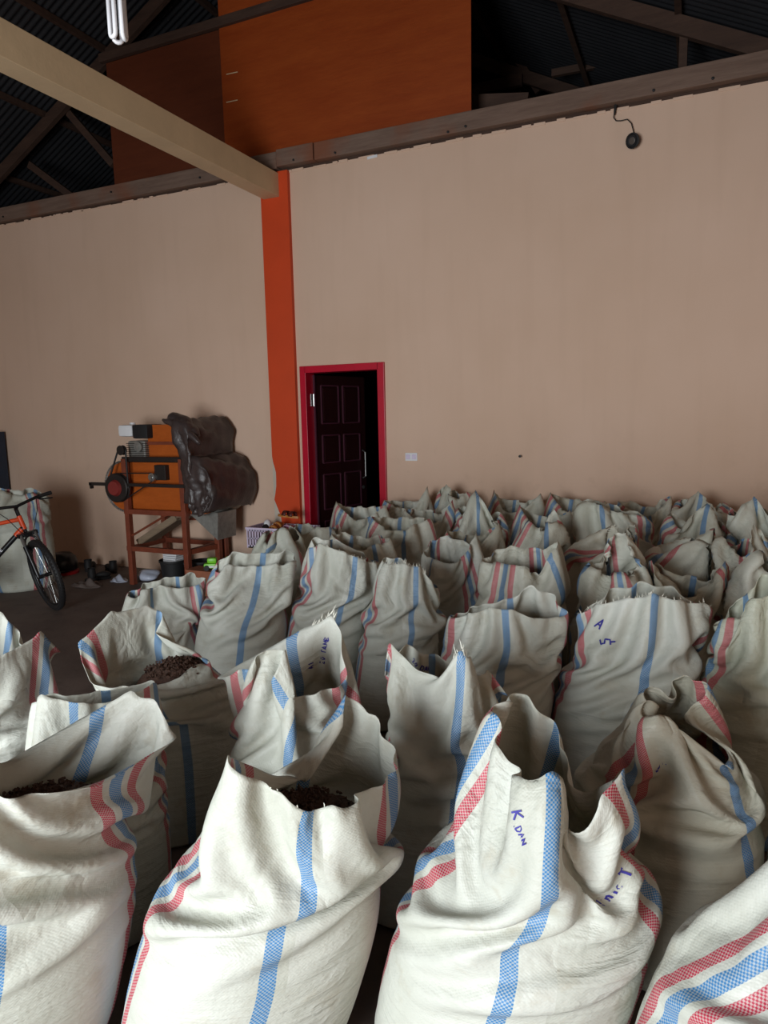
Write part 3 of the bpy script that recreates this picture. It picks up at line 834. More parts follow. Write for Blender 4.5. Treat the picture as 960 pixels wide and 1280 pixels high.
sack('A4', 1035, 1150, .72, a=.26, b=.20, Hf=.70, L=1.04, blue=30, lean=(.12, 0), res=0, label='white sack cut off by the lower right corner, red and blue bands across its shoulder',
     pins=[(270, 1105, 1000, .02), (315, 1110, 1060, -.06), (0, 1125, 1090, -.12), (45, 1150, 1060, -.06), (90, 1160, 1040, .0), (135, 1150, 1020, .08), (180, 1125, 1000, .12), (225, 1110, 1000, .08)])
# ---- second row
sack('B0', -40, 835, .80, a=.25, b=.19, Hf=.72, L=1.02, blue=-15, res=0, label='white sack on the left edge with red and blue bands on its raised corner',
     pins=[(65, 50, 778, -.04), (92, 80, 818, .05), (130, 30, 805, .15), (180, 2, 757, .16), (230, -60, 800, .12), (270, -140, 820, 0), (315, -120, 850, -.12), (0, -50, 850, -.18), (35, 5, 815, -.12)])
sack('B1', 108, 900, .74, a=.215, b=.17, Hf=.66, L=.92, blue=-8, res=0, label='crumpled white sack with folded blue stripe squeezed behind the lower left sack',
     pins=[(0, 104, 876, -.17), (325, 50, 862, -.12), (270, 45, 878, 0), (40, 150, 868, -.15), (80, 192, 850, -.05), (130, 190, 848, .08), (180, 120, 862, .10), (225, 62, 866, .09)])
sack('B2', 168, 825, .80, pos=(-1.90, 2.12), a=.235, b=.18, Hf=.74, L=1.04, blue=6, res=0, grain=True, label='gaping white sack with red and blue bands on its left flap, seen left of centre',
     pins=[(275, 92, 800, -.05), (240, 140, 757, .05), (205, 185, 752, .14), (182, 203, 766, .15), (150, 192, 790, .12), (120, 235, 815, .08), (90, 262, 842, .0), (50, 225, 852, -.1), (0, 165, 855, -.16), (310, 112, 852, -.12)])
sack('B3', 352, 875, .80, pos=(-1.19, 1.93), a=.255, b=.19, Hf=.72, L=1.06, blue=-15, res=0, label='white sack with one very tall back peak and purple TAMB writing inside',
     pins=[(215, 262, 850, .02), (250, 300, 832, -.06), (290, 330, 815, -.09), (325, 354, 803, -.1), (345, 338, 850, -.14), (10, 360, 872, -.12), (45, 400, 862, -.08), (80, 432, 850, 0), (110, 427, 800, .06), (135, 418, 760, .1), (160, 385, 780, .15), (187, 325, 815, .14)])
sack('B4', 545, 855, .80, pos=(-.82, 2.07), a=.235, b=.18, Hf=.72, L=1.04, blue=8, lean=(.13, 0), res=0, label='white sack with V-shaped mouth between two pointed corners, centre of the second row',
     pins=[(270, 462, 850, -.03), (290, 484, 792, .0), (320, 520, 838, -.1), (345, 555, 852, -.14), (8, 579, 802, -.16), (20, 586, 815, -.14), (50, 592, 850, -.1), (80, 605, 828, -.04), (98, 640, 876, .0), (130, 600, 838, .08), (180, 545, 816, .12), (230, 510, 802, .1)])
sack('B5', 790, 930, .80, pos=(-.03, 2.13), a=.25, b=.20, Hf=.76, L=1.12, blue=55, res=0, tint=(.90, .85, .78), label='white sack, tinted tan for its shade, with twisted neck and one long flap opened to the right',  # cloth tint carries the brownish shadow this sack stands in
     pins=[(0, 820, 892, -.10), (25, 838, 900, -.12), (50, 925, 972, -.06), (75, 905, 935, .02), (105, 850, 900, .05), (140, 882, 858, .08), (180, 845, 850, .12), (220, 828, 860, .1), (260, 815, 878, .04), (310, 815, 890, -.04)])
sack('B6', 985, 960, .78, pos=(.46, 2.08), a=.25, b=.19, Hf=.74, L=1.02, blue=45, lean=(.06, 0), res=0, tint=(.92, .89, .85), label='white sack at the right edge, middle height, red and blue bands over its round shoulder',
     pins=[(270, 1040, 880, .0), (315, 1050, 915, -.08), (0, 1070, 930, -.1), (60, 1090, 920, -.05), (120, 1085, 890, .05), (180, 1060, 870, .1), (225, 1040, 870, .06)])
# ---- third row
sack('C1', 205, 745, .70, a=.22, b=.18, Hf=.64, L=.86, blue=-20, lean=(.08, 0), res=0, label='short white sack with rolled down top beside the empty floor',
     pins=[(270, 162, 742, -.02), (320, 178, 736, -.05), (0, 200, 730, -.03), (45, 232, 733, -.05), (90, 256, 722, 0), (135, 238, 714, .03), (180, 208, 720, .04), (225, 178, 728, .03)])
sack('C2', 312, 720, .80, a=.255, b=.20, Hf=.76, L=1.0, blue=-2, lean=(.15, 0), res=0, label='plump white sack with folded top and wide blue stripe, in front of the plastic crate',
     pins=[(270, 270, 712, 0), (310, 285, 704, -.04), (350, 318, 706, -.01), (30, 345, 702, -.05), (70, 370, 700, -.02), (100, 378, 706, .02), (140, 358, 684, .03), (180, 328, 690, .04), (225, 290, 688, .03)])
sack('C3', 418, 705, .85, a=.225, b=.18, Hf=.78, L=1.02, blue=12, lean=(.13, 0), res=0, label='tall smooth white sack with blue stripe, third row, left of the frayed sack',
     pins=[(270, 388, 685, 0), (310, 400, 676, -.08), (350, 430, 688, -.12), (30, 455, 697, -.1), (80, 472, 702, 0), (130, 455, 690, .08), (180, 420, 672, .1), (225, 395, 670, .06)])
sack('C4', 508, 722, .82, a=.205, b=.17, Hf=.74, L=.98, blue=14, lean=(.11, 0), res=0, label='upright white sack with frayed standing rim and straight blue stripe, third row',
     pins=[(270, 476, 715, 0), (310, 482, 702, -.06), (350, 505, 702, -.08), (25, 525, 706, -.06), (60, 540, 728, -.04), (95, 548, 735, .02), (140, 525, 712, .08), (180, 500, 696, .08), (225, 482, 696, .06)])
sack('C5', 632, 775, .80, a=.255, b=.20, Hf=.74, L=.98, blue=2, lean=(.14, 0), res=0, label='broad white sack with crumpled open top and central blue stripe, right of the V-mouthed sack',
     pins=[(270, 565, 768, -.02), (310, 585, 764, -.08), (345, 610, 757, -.11), (10, 640, 760, -.12), (45, 675, 772, -.09), (80, 708, 768, -.02), (110, 695, 745, .05), (150, 665, 728, .08), (190, 630, 748, .08), (230, 592, 756, .06)])
sack('C6', 792, 780, .85, pos=(-.33, 2.98), a=.275, b=.20, Hf=.74, L=1.02, blue=8, lean=(.15, 0), res=0, label='broad white sack marked A 5 in blue ink, with a wide ragged collar',
     pins=[(270, 724, 770, -.02), (305, 745, 752, -.08), (335, 785, 745, -.12), (5, 818, 738, -.14), (40, 850, 748, -.12), (75, 880, 752, -.04), (100, 882, 760, .02), (140, 840, 730, .08), (180, 800, 724, .1), (225, 762, 735, .08)])
sack('C7', 950, 775, .85, pos=(.22, 2.98), a=.25, b=.19, Hf=.78, L=1.04, blue=27, lean=(.10, 0), res=0, tint=(.95, .96, .88), label='pale greenish white sack at the right edge, plain front without a visible stripe',
     pins=[(270, 890, 782, -.02), (310, 915, 770, -.1), (350, 940, 745, -.12), (30, 985, 735, -.1), (80, 1020, 740, 0), (130, 990, 715, .1), (180, 955, 712, .1), (225, 918, 755, .08)])
# ---- rows behind, towards the wall
T1, T2, T3 = (.92, .87, .80), (1.0, .98, .94), (1.05, 1.05, 1.02)  # dirt tone with some shade in the tint, raised to brighten far sacks
far = dict(res=1, group='sacks crowded towards the back wall')
sack('D0', 345, Y=4.12, a=.24, b=.19, Hf=.74, L=.98, blue=-30, style=('flop', .02, .04, .84), tint=T3, label='crumpled whitish sack hiding most of the plastic crate', **far)
sack('D1', 452, Y=4.02, a=.22, b=.18, Hf=.80, L=1.0, blue=28, style=('corner', .92, .90), tint=T2, label='white sack with blue stripe near its right side, in front of the doorway', **far)
sack('D2', 562, Y=4.02, a=.21, b=.17, Hf=.74, L=1.0, blue=-50, grain=True, lpins=[(270, -.16, 0, .84), (320, -.08, -.1, .82), (0, .02, -.12, .80), (40, .10, -.08, .86), (85, .16, .0, .99), (110, .20, .04, .84), (150, .08, .12, .90), (190, -.02, .14, .93), (230, -.12, .1, .90)], label='open sack with banded pointed right corner, behind the frayed sack', **far)
sack('D3', 650, Y=3.72, a=.24, b=.19, Hf=.78, L=1.05, blue=60, lpins=[(270, -.2, 0, .88), (315, -.12, -.1, .90), (0, .03, -.1, .88), (40, .10, -.08, .82), (70, .18, -.05, .98), (100, .2, .04, 1.0), (150, .1, .1, .94), (200, -.05, .12, .95), (235, -.14, .1, .92)], label='sack with faint red bands and a rolled rim, behind the broad crumpled sack', tint=T2, **far)
sack('D4', 775, Y=3.66, a=.22, b=.17, Hf=.78, L=1.08, blue=100, lpins=[(270, -.12, 0, .92), (315, -.08, -.08, .90), (0, -.02, -.1, .90), (50, .05, -.06, .90), (90, .08, 0, .92), (140, .02, .06, 1.06), (180, -.02, .08, 1.05), (225, -.08, .06, .95)], label='sack with twisted neck rising directly behind the sack marked A 5', tint=T2, **far)
sack('D5', 862, Y=3.75, a=.23, b=.18, Hf=.74, L=.98, blue=-12, style=('corner', .92, .95), tint=T1, label='low brownish sack between the A 5 sack and the pale right edge sack', **far)
sack('D6', 965, Y=3.66, a=.23, b=.18, Hf=.76, L=1.02, blue=60, style=('flop', .05, .02, .95), tint=T2, label='sack with slanting red and blue bands at the right edge above the pale sack', **far)
sack('E0', 392, Y=4.62, a=.22, b=.17, Hf=.72, L=.94, blue=40, style=('open', .10), tint=T2, label='sack with dark open mouth standing at the foot of the door', **far)
sack('E1', 500, Y=4.60, a=.25, b=.18, Hf=.82, L=1.04, blue=6, style=('corner', .98, .94), tint=T2, label='sack with blue stripe and crumpled top just right of the doorway', **far)
sack('E2', 590, Y=4.55, a=.21, b=.17, Hf=.74, L=.98, blue=20, style=('corner', .90, .96), tint=T1, label='brownish slumped open sack in front of the tall pointed sack', **far)
sack('E3', 672, Y=4.50, a=.22, b=.18, Hf=.82, L=1.04, blue=10, style=('flop', .05, .0, .98), tint=T2, label='sack with knotted blue striped top, left of the brown striped sack', **far)
sack('E4', 748, Y=4.35, a=.25, b=.20, Hf=.82, L=1.04, blue=-160, turn=-12, style=('flop', .15, -.02, .92), tint=T1, label='tan sack tied towards the right with red and blue bands at its left shoulder', **far)
sack('E5', 850, Y=4.30, a=.26, b=.20, Hf=.82, L=1.04, blue=25, style=('flop', .16, .02, .90), tint=T2, label='rounded greyish sack with blue stripe curving down its right side', **far)
sack('E6', 930, Y=4.25, a=.22, b=.18, Hf=.80, L=1.06, blue=-85, style=('peak', 60, .05, .0, 1.08), tint=T2, label='sack with red and blue bands below the tall pointed sack on the right', **far)
sack('F0', 452, Y=5.18, a=.24, b=.18, Hf=.80, L=1.02, blue=25, style=('corner', 1.0, .96), tint=T3, label='white sack with dark torn gap, lying against the red door frame', **far)
sack('F1', 535, Y=5.12, a=.22, b=.18, Hf=.80, L=1.02, blue=-20, style=('corner', .95, 1.02), tint=T2, label='white sack with folded top, second from the door frame', **far)
sack('F2', 600, Y=5.10, a=.23, b=.18, Hf=.80, L=1.12, blue=-4, style=('peak', 350, -.04, .02, 1.13), tint=T3, label='white sack drawn up into the tallest point along the back wall', **far)
sack('F3', 680, Y=5.05, a=.22, b=.18, Hf=.82, L=1.04, blue=15, style=('corner', 1.02, .98), tint=T2, label='white sack with blue stripe, left of the big diagonal striped sack', **far)
sack('F4', 768, Y=4.98, a=.28, b=.20, Hf=.86, L=1.10, blue=-6, lean=(.05, 0), lpins=[(270, -.22, 0, .99), (315, -.19, -.05, 1.08), (0, -.08, -.08, 1.06), (45, .06, -.08, 1.0), (90, .2, 0, .96), (135, .1, .08, 1.0), (180, -.05, .1, 1.05), (225, -.18, .06, 1.08)], tint=T3, label='biggest bright white sack at the back, blue stripe running diagonally down it', **far)
sack('F5', 872, Y=4.88, a=.25, b=.19, Hf=.82, L=1.08, blue=10, style=('peak', 10, .06, -.03, 1.10), tint=T2, label='white sack with small pointed peak and light blue stripe, right part of the back', **far)
sack('F6', 945, Y=4.82, a=.23, b=.18, Hf=.88, L=1.16, blue=0, style=('peak', 0, -.02, .02, 1.16), tint=T3, label='tall sack pulled up to a point at the far right', **far)
sack('G0', 508, Y=5.66, a=.23, b=.17, Hf=.82, L=1.04, blue=12, style=('corner', .96, 1.06), tint=T2, label='sack against the back wall, nearest to the door frame', **far)
sack('G1', 570, Y=5.66, a=.22, b=.17, Hf=.82, L=1.10, blue=-20, style=('peak', 300, -.08, .0, 1.10), tint=T2, label='sack against the back wall with two small points, left of the tallest point', **far)
sack('G2', 645, Y=5.64, a=.23, b=.17, Hf=.84, L=1.10, blue=10, style=('corner', 1.06, 1.04), tint=T2, label='sack against the back wall, right of the tallest point', **far)
sack('G3', 722, Y=5.62, a=.25, b=.17, Hf=.86, L=1.08, blue=20, style=('corner', 1.08, .98), tint=T1, label='greyish tan sack against the wall, left behind the big diagonal striped sack', **far)
sack('G4', 805, Y=5.60, a=.23, b=.17, Hf=.86, L=1.10, blue=8, style=('corner', 1.0, 1.06), tint=T1, label='sack against the wall with blue stripe, right behind the big diagonal striped sack', **far)
sack('G5', 876, Y=5.56, a=.23, b=.17, Hf=.84, L=1.10, blue=-15, style=('peak', 340, -.02, .02, 1.10), tint=T2, label='sack with curled over rim against the wall, second from the right', **far)
sack('G6', 958, Y=5.50, a=.23, b=.17, Hf=.80, L=1.02, blue=10, style=('corner', .98, 1.0), tint=T1, label='shaded sack against the wall in the far right corner', **far)
sack('W', 22, Y=4.86, a=.29, b=.21, Hf=.90, L=1.12, blue=-55, res=1, style=('fold', .08, 0, .95), tint=(1, 1, .97), label='tall closed white sack standing alone behind the bicycle', group='sacks on the floor')

import time as _t
_t0 = _t.time()
near = [s for s in SACKS if s.res == 0]; fars = [s for s in SACKS if s.res == 1]
simulate(near, 64, 56, 90)
simulate(fars, 48, 40, 80)
print('SIM', _t.time()-_t0)
M['fray'] = plain('frayed_tape', srgb(214, 212, 198), 0.5)
ROOT = {s.name: build_sack(s) for s in SACKS}
SK = {s.name: s for s in SACKS}

fray(SK['C4'], ROOT['C4'], 90, 250, 400); fray(SK['C6'], ROOT['C6'], 50, 270, 450, .02, 2); fray(SK['C3'], ROOT['C3'], 30, 270, 440, .012, 3)
fray(SK['B4'], ROOT['B4'], 10, 0, 14, .035, 4); fray(SK['B3'], ROOT['B3'], 14, 132, 150, .03, 5); fray(SK['E4'], ROOT['E4'], 60, 0, 360, .04, 6); fray(SK['A2'], ROOT['A2'], 5, -40, 30, .012, 7)
# ------------------------------------------------------------------ pen writing on the sacks
LET = {
 'K': [[(0, 0), (0, 1)], [(.6, 1), (.05, .5), (.6, 0)]], '.': [[(.1, 0), (.16, .06)]],
 'D': [[(0, 0), (0, 1), (.4, .9), (.6, .5), (.4, .1), (0, 0)]], 'A': [[(0, 0), (.3, 1), (.6, 0)], [(.12, .38), (.48, .38)]],
 'N': [[(0, 0), (0, 1), (.55, 0), (.55, 1)]], 'U': [[(0, 1), (0, .2), (.25, 0), (.5, .2), (.5, 1)]],
 'n': [[(0, 0), (0, .6)], [(0, .45), (.2, .6), (.35, .5), (.38, 0)]], 'i': [[(.05, 0), (.05, .55)], [(.05, .8), (.07, .85)]],
 'c': [[(.4, .5), (.2, .6), (0, .3), (.2, 0), (.4, .1)]], 'T': [[(0, 1), (.7, 1)], [(.35, 1), (.35, 0)]],
 '2': [[(0, .8), (.25, 1), (.5, .75), (0, 0), (.55, 0)]], '0': [[(.25, 0), (0, .5), (.25, 1), (.5, .5), (.25, 0)]],
 '1': [[(.1, .75), (.25, 1), (.25, 0)]], 'M': [[(0, 0), (.05, 1), (.35, .3), (.65, 1), (.7, 0)]], 'B': [[(0, 0), (0, 1), (.4, .85), (.1, .5), (.5, .25), (0, 0)]],
 '5': [[(.5, 1), (.1, 1), (.05, .55), (.4, .55), (.5, .25), (.05, 0)]], ' ': [], "'": [[(.1, .8), (.15, 1)]], '-': [[(.1, .5), (.5, .5)]],
 '~': [[(0, .2), (.3, .3), (.5, .55), (.9, .6)], [(1.1, .4), (1.35, .6)], [(-.3, .05), (0, .02)]], 'R': [[(0, 0), (0, 1), (.45, .8), (.05, .5), (.5, 0)]], 'E': [[(.5, 1), (0, 1), (0, 0), (.5, 0)], [(0, .5), (.4, .5)]], 'J': [[(.4, 1), (.4, .2), (.2, 0), (0, .2)]],
}
def letters(text, adv=0.85):
    out = []; x = 0.0
    for ch in text:
        for line in LET[ch]: out.append([(x+a, b) for a, b in line])
        x += adv*(0.5 if ch in ".i1' " else (1.0 if ch != '~' else 1.8))
    return out
write_on(SK['A3'], ROOT['A3'], letters('K'), -44, 1.005, 0.026, 0.0042, -68)
write_on(SK['A3'], ROOT['A3'], letters('.DAN'), -43, 0.978, 0.017, 0.0036, -60)
write_on(SK['A3'], ROOT['A3'], letters("'Unic T"), 24, 0.77, 0.028, 0.0055, 22)
write_on(SK['B3'], ROOT['B3'], letters('20 TAMB'), 138, 0.905, 0.020, 0.0046, 78, side=-1, mirror=-1)
write_on(SK['B3'], ROOT['B3'], letters('A1'), 150, 0.905, 0.020, 0.0042, 78, side=-1, mirror=-1)
write_on(SK['B4'], ROOT['B4'], letters('20 DAN'), 214, 0.985, 0.019, 0.0042, -8, side=-1, mirror=-1)
write_on(SK['C6'], ROOT['C6'], letters('A'), -56, 0.93, 0.042, 0.0070, -40)
write_on(SK['C6'], ROOT['C6'], letters('5'), -50, 0.870, 0.050, 0.0070, -85)
write_on(SK['C6'], ROOT['C6'], letters('-'), -40, 0.83, 0.06, 0.0070, 5)
write_on(SK['B5'], ROOT['B5'], letters('~'), -15, 0.90, 0.03, 0.0050, 10)
write_on(SK['C2'], ROOT['C2'], letters("''"), -52, 0.78, 0.05, 0.0070, -30)

# ------------------------------------------------------------------ threshing machine
M['mach'] = mat_wood('orange_machine_paint', srgb(176, 84, 28), srgb(198, 100, 38), (1, 1, 3), 0.45, 3)
M['rust'] = plain('brown_frame_paint', srgb(120, 58, 38), 0.5, 0, 0.2, 12)
M['tarp'] = plain('dark_plastic_sheet', srgb(62, 51, 49), 0.4, 0, 0.25, 9, 0.7)
M['iron'] = plain('dark_iron', srgb(44, 38, 36), 0.5, 0.3)
M['greymetal'] = plain('grey_engine_metal', srgb(150, 148, 142), 0.45, 0.5, 0.2, 20)
M['plank'] = mat_wood('grey_plank', srgb(130, 110, 90), srgb(160, 140, 116), (1, 6, 6))
YF, YB = 5.36, 5.88
def mp(px, py, Y=YF): return Vector(onY(px, py, Y))
mo_ = Vector(((mp(161, 640).x+mp(231, 640).x)/2, (YF+YB)/2, 0))
mach = empty('threshing_machine', mo_); tag(mach, 'orange threshing machine on a brown four-legged frame, half under dark plastic', 'machine')
def MP(px, py, Y=YF): return mp(px, py, Y) - mo_
xl, xr = mp(160.5, 640).x-mo_.x, mp(231, 640).x-mo_.x
xr2 = xr + 0.02
yf, yb = YF-mo_.y, YB-mo_.y
zt = mp(231, 574).z; zlow = mp(200, 688).z; zup = mp(200, 641).z
lg = 0.055
for (x, y, top) in ((xl, yf, zt), (xr, yf, zt), (xl, yb, zt), (xr, yb, zt)):
    MB().box(x-lg/2, x+lg/2, y-lg/2, y+lg/2, 0, top, 0.004).build('leg', M['rust'], mach)
XR = MP(296, 640).x      # right hand pair of legs under the drum end
for z in (zlow, zup):
    for y in (yf, yb):
        MB().box(xl-0.04, xr+0.03, y-0.022, y+0.022, z-0.025, z+0.025, 0.003).build('rail', M['rust'], mach)
    for x in (xl, xr):
        MB().box(x-0.022, x+0.022, yf, yb, z-0.025, z+0.025, 0.003).build('rail', M['rust'], mach)
for y in (yf, yb):
    MB().box(xl-0.02, xr+0.06, y-0.02, y+0.02, zt-0.03, zt+0.02, 0.003).build('top_rail', M['iron'], mach)
MB().tube([(xl, yf, zlow+0.12), (xr-0.22, yf+0.05, zup)], 0.012, 6).build('brace', M['rust'], mach)
MB().tube([(xl, yb, zlow+0.22), (xr-0.15, yb, zlow+0.26)], 0.016, 6).build('brace', M['rust'], mach)
# side-on drum housing: stadium outline
z0, z1 = mp(150, 641).z, mp(150, 576).z; rz = (z1-z0)/2; zc = (z0+z1)/2
xL, xRr = MP(126, 600).x + rz, MP(313, 610, 5.84).x - rz*0.8 - 0.05
dy0, dy1 = yf+0.06, yb-0.04
def stadium(r, n=14, rr=None):
    pts = [(xL-r*math.sin(math.pi*k/n), zc+r*math.cos(math.pi*k/n)) for k in range(n+1)]
    r2 = rr or r
    pts += [(xRr+r2*0.8*math.sin(math.pi*k/n), zc-r2*math.cos(math.pi*k/n)) for k in range(n+1)]
    return pts
MB().prism([(x, dy0, z) for x, z in stadium(rz*0.93)], (0, 0.02, 0)).build('side_board', M['mach'], mach)
MB().prism([(x, dy1, z) for x, z in stadium(rz*0.93)], (0, 0.02, 0)).build('side_board', M['mach'], mach)
st = stadium(rz); mm = MB()
for k in range(len(st)):
    a, b_ = st[k], st[(k+1) % len(st)]
    mm.bm.faces.new([mm.bm.verts.new(p) for p in ((a[0], dy0-0.012, a[1]), (b_[0], dy0-0.012, b_[1]), (b_[0], dy1+0.03, b_[1]), (a[0], dy1+0.03, a[1]))])
bmesh.ops.remove_doubles(mm.bm, verts=mm.bm.verts[:], dist=1e-5)
shell = mm.build('drum_shell', M['greymetal'], mach, True); md = shell.modifiers.new('t', 'SOLIDIFY'); md.thickness = 0.008
# perforated rim: rivets round the left end
mm = MB()
for k in range(1, 28):
    t = math.pi*k/28
    c = Vector((xL-rz*0.965*math.sin(t), dy0-0.014, zc+rz*0.965*math.cos(t)))
    mm.lathe([(0.007, 0), (0.007, 0.005), (0, 0.007)], 6, Matrix.Translation(c) @ Matrix.Rotation(math.radians(90), 4, 'X'))
rv = mm.build('rim_rivets', M['steel'], mach); rv['kind'] = 'stuff'
# hopper box above the drum
hz0, hz1 = z1-0.01, mp(200, 531).z
hx0, hx1 = MP(176, 550).x, MP(224, 550).x
MB().prism([(hx0, yf+0.10, hz0), (hx1+0.18, yf+0.10, hz0), (hx1+0.05, yf+0.10, hz1), (hx0, yf+0.10, hz1)], (0, yb-yf-0.16, 0)).build('hopper', M['mach'], mach)
MB().box(hx0, hx1+0.16, yf+0.08, yf+0.10, (hz0+hz1)/2-0.015, (hz0+hz1)/2+0.015).build('hopper_batten', M['rust'], mach)
# engine
eb0 = MP(160, 571); et = MP(160, 531)
ex0, ex1 = MP(146, 550).x, MP(181, 550).x
MB().box(ex0+0.08, ex1-0.04, yf+0.02, yf+0.28, hz0+0.01, hz0+0.03).build('engine_mount', M['iron'], mach)
eng = MB().box(ex0+0.09, ex1-0.05, yf+0.05, yf+0.25, hz0+0.03, hz0+0.21, 0.02).build('engine_block', M['greymetal'], mach)
mm = MB()
for k in range(7): mm.box(ex0+0.08, ex1-0.04, yf+0.04, yf+0.26, hz0+0.06+k*0.02, hz0+0.066+k*0.02)
mm.build('cooling_fins', M['iron'], eng)
MB().lathe([(0.045, 0), (0.05, 0.01), (0.05, 0.03), (0.02, 0.035)], 16, Matrix.Translation((ex1-0.12, yf+0.05, hz0+0.15)) @ Matrix.Rotation(math.radians(90), 4, 'X')).build('recoil_cover', M['greymetal'], eng)
tz0, tz1 = mp(160, 546).z, mp(160, 531).z
MB().box(ex0, MP(163, 540).x, yf+0.02, yf+0.28, tz0, tz1, 0.03).lathe([(0.03, 0), (0.03, 0.02)], 12, Matrix.Translation((ex0+0.08, yf+0.15, tz1))).build('fuel_tank', M['white_pl'], mach, True)
MB().box(MP(163, 540).x, MP(182, 540).x, yf+0.02, yf+0.26, tz0-0.02, tz1, 0.02).build('air_cleaner', M['black'], mach, True)
# drive: big pulley, belt, cross shaft, small pulley and bearing
pc = MP(152, 609); pc.y = yf-0.055
RX = Matrix.Rotation(math.radians(90), 4, 'X')
MB().lathe([(0.02, -0.03), (0.14, -0.03), (0.15, -0.02), (0.135, 0.0), (0.15, 0.02), (0.14, 0.03), (0.02, 0.03)], 28, Matrix.Translation(pc) @ RX).build('drive_pulley', M['iron'], mach, True)
M['redp'] = plain('faded_red', srgb(130, 44, 40), 0.5)
MB().lathe([(0.02, 0), (0.085, 0.0), (0.07, 0.03), (0.0, 0.035)], 20, Matrix.Translation(pc+Vector((0, -0.032, 0))) @ RX).build('pulley_hub', M['redp'], mach, True)
ep = Vector((ex0+0.11, pc.y, hz0+0.12))
MB().lathe([(0.0, -0.02), (0.05, -0.02), (0.04, 0), (0.05, 0.02), (0.0, 0.02)], 16, Matrix.Translation(ep) @ RX).build('engine_pulley', M['iron'], mach, True)
MB().tube([(ep.x-0.05, ep.y, ep.z), (pc.x-0.145, pc.y, pc.z)], 0.009, 6).tube([(ep.x+0.05, ep.y, ep.z), (pc.x+0.145, pc.y, pc.z)], 0.009, 6).build('drive_belt', M['black'], mach)
sh0, sh1 = MP(117, 604), MP(244, 604)
MB().box(sh0.x, sh1.x, yf-0.065, yf-0.028, sh0.z-0.016, sh0.z+0.016, 0.002).box(sh0.x+0.01, sh0.x+0.03, yf-0.065, yf-0.03, sh0.z-0.05, sh0.z+0.01).build('cross_bar', M['iron'], mach)
bc = MP(196, 594)
MB().box(bc.x-0.03, bc.x+0.11, yf+0.0, yf+0.06, bc.z-0.05, bc.z+0.10, 0.006).build('bearing_block', M['iron'], mach)
MB().lathe([(0.0, 0), (0.042, 0), (0.042, 0.03), (0.018, 0.034), (0.018, 0.05), (0, 0.05)], 18, Matrix.Translation((bc.x-0.045, yf+0.0, bc.z-0.02)) @ RX).build('small_pulley', M['steel'], mach, True)
MB().tube([(pc.x+0.02, yf-0.025, pc.z+0.145), (bc.x-0.045, yf-0.025, bc.z+0.022)], 0.006, 6).tube([(pc.x+0.02, yf-0.025, pc.z-0.145), (bc.x-0.045, yf-0.025, bc.z-0.062)], 0.006, 6).build('fan_belt', M['black'], mach)
# grain chute and outlet sheet under the drum
c0, c1 = MP(182, 679, 5.60), MP(229, 648, 5.60)
MB().bar((c0.x, c0.y, c0.z), (c1.x, c1.y, c1.z), 0.22, 0.02).bar((c0.x, c0.y-0.11, c0.z+0.03), (c1.x, c1.y-0.11, c1.z+0.03), 0.02, 0.06).build('chute', M['plank'], mach)
g0, g1, g2 = MP(236, 641, 5.45), MP(266, 641, 5.45), MP(266, 675, 5.45)
MB().prism([(g0.x, g0.y, g0.z), (g1.x+0.06, g1.y, g1.z), (g2.x+0.06, g2.y, g2.z)], (0, 0.3, 0)).build('outlet_hopper', M['greymetal'], mach)
for (px, Y) in ((271, 5.75), (279, 5.86)):
    q = MP(px, 640, Y); MB().box(q.x-0.028, q.x+0.028, q.y-0.028, q.y+0.028, 0, z0+0.05, 0.003).build('leg', M['rust'], mach)
q0, q1 = MP(237, 687), MP(275, 673, 5.75)
MB().bar((xr, yf, zlow), (MP(271, 640, 5.75).x, MP(271, 640, 5.75).y, zlow), 0.03, 0.05).build('rail', M['rust'], mach)
MB().bar((xr, yf, zup), (MP(271, 640, 5.75).x, MP(271, 640, 5.75).y, zup), 0.03, 0.05).build('rail', M['rust'], mach)

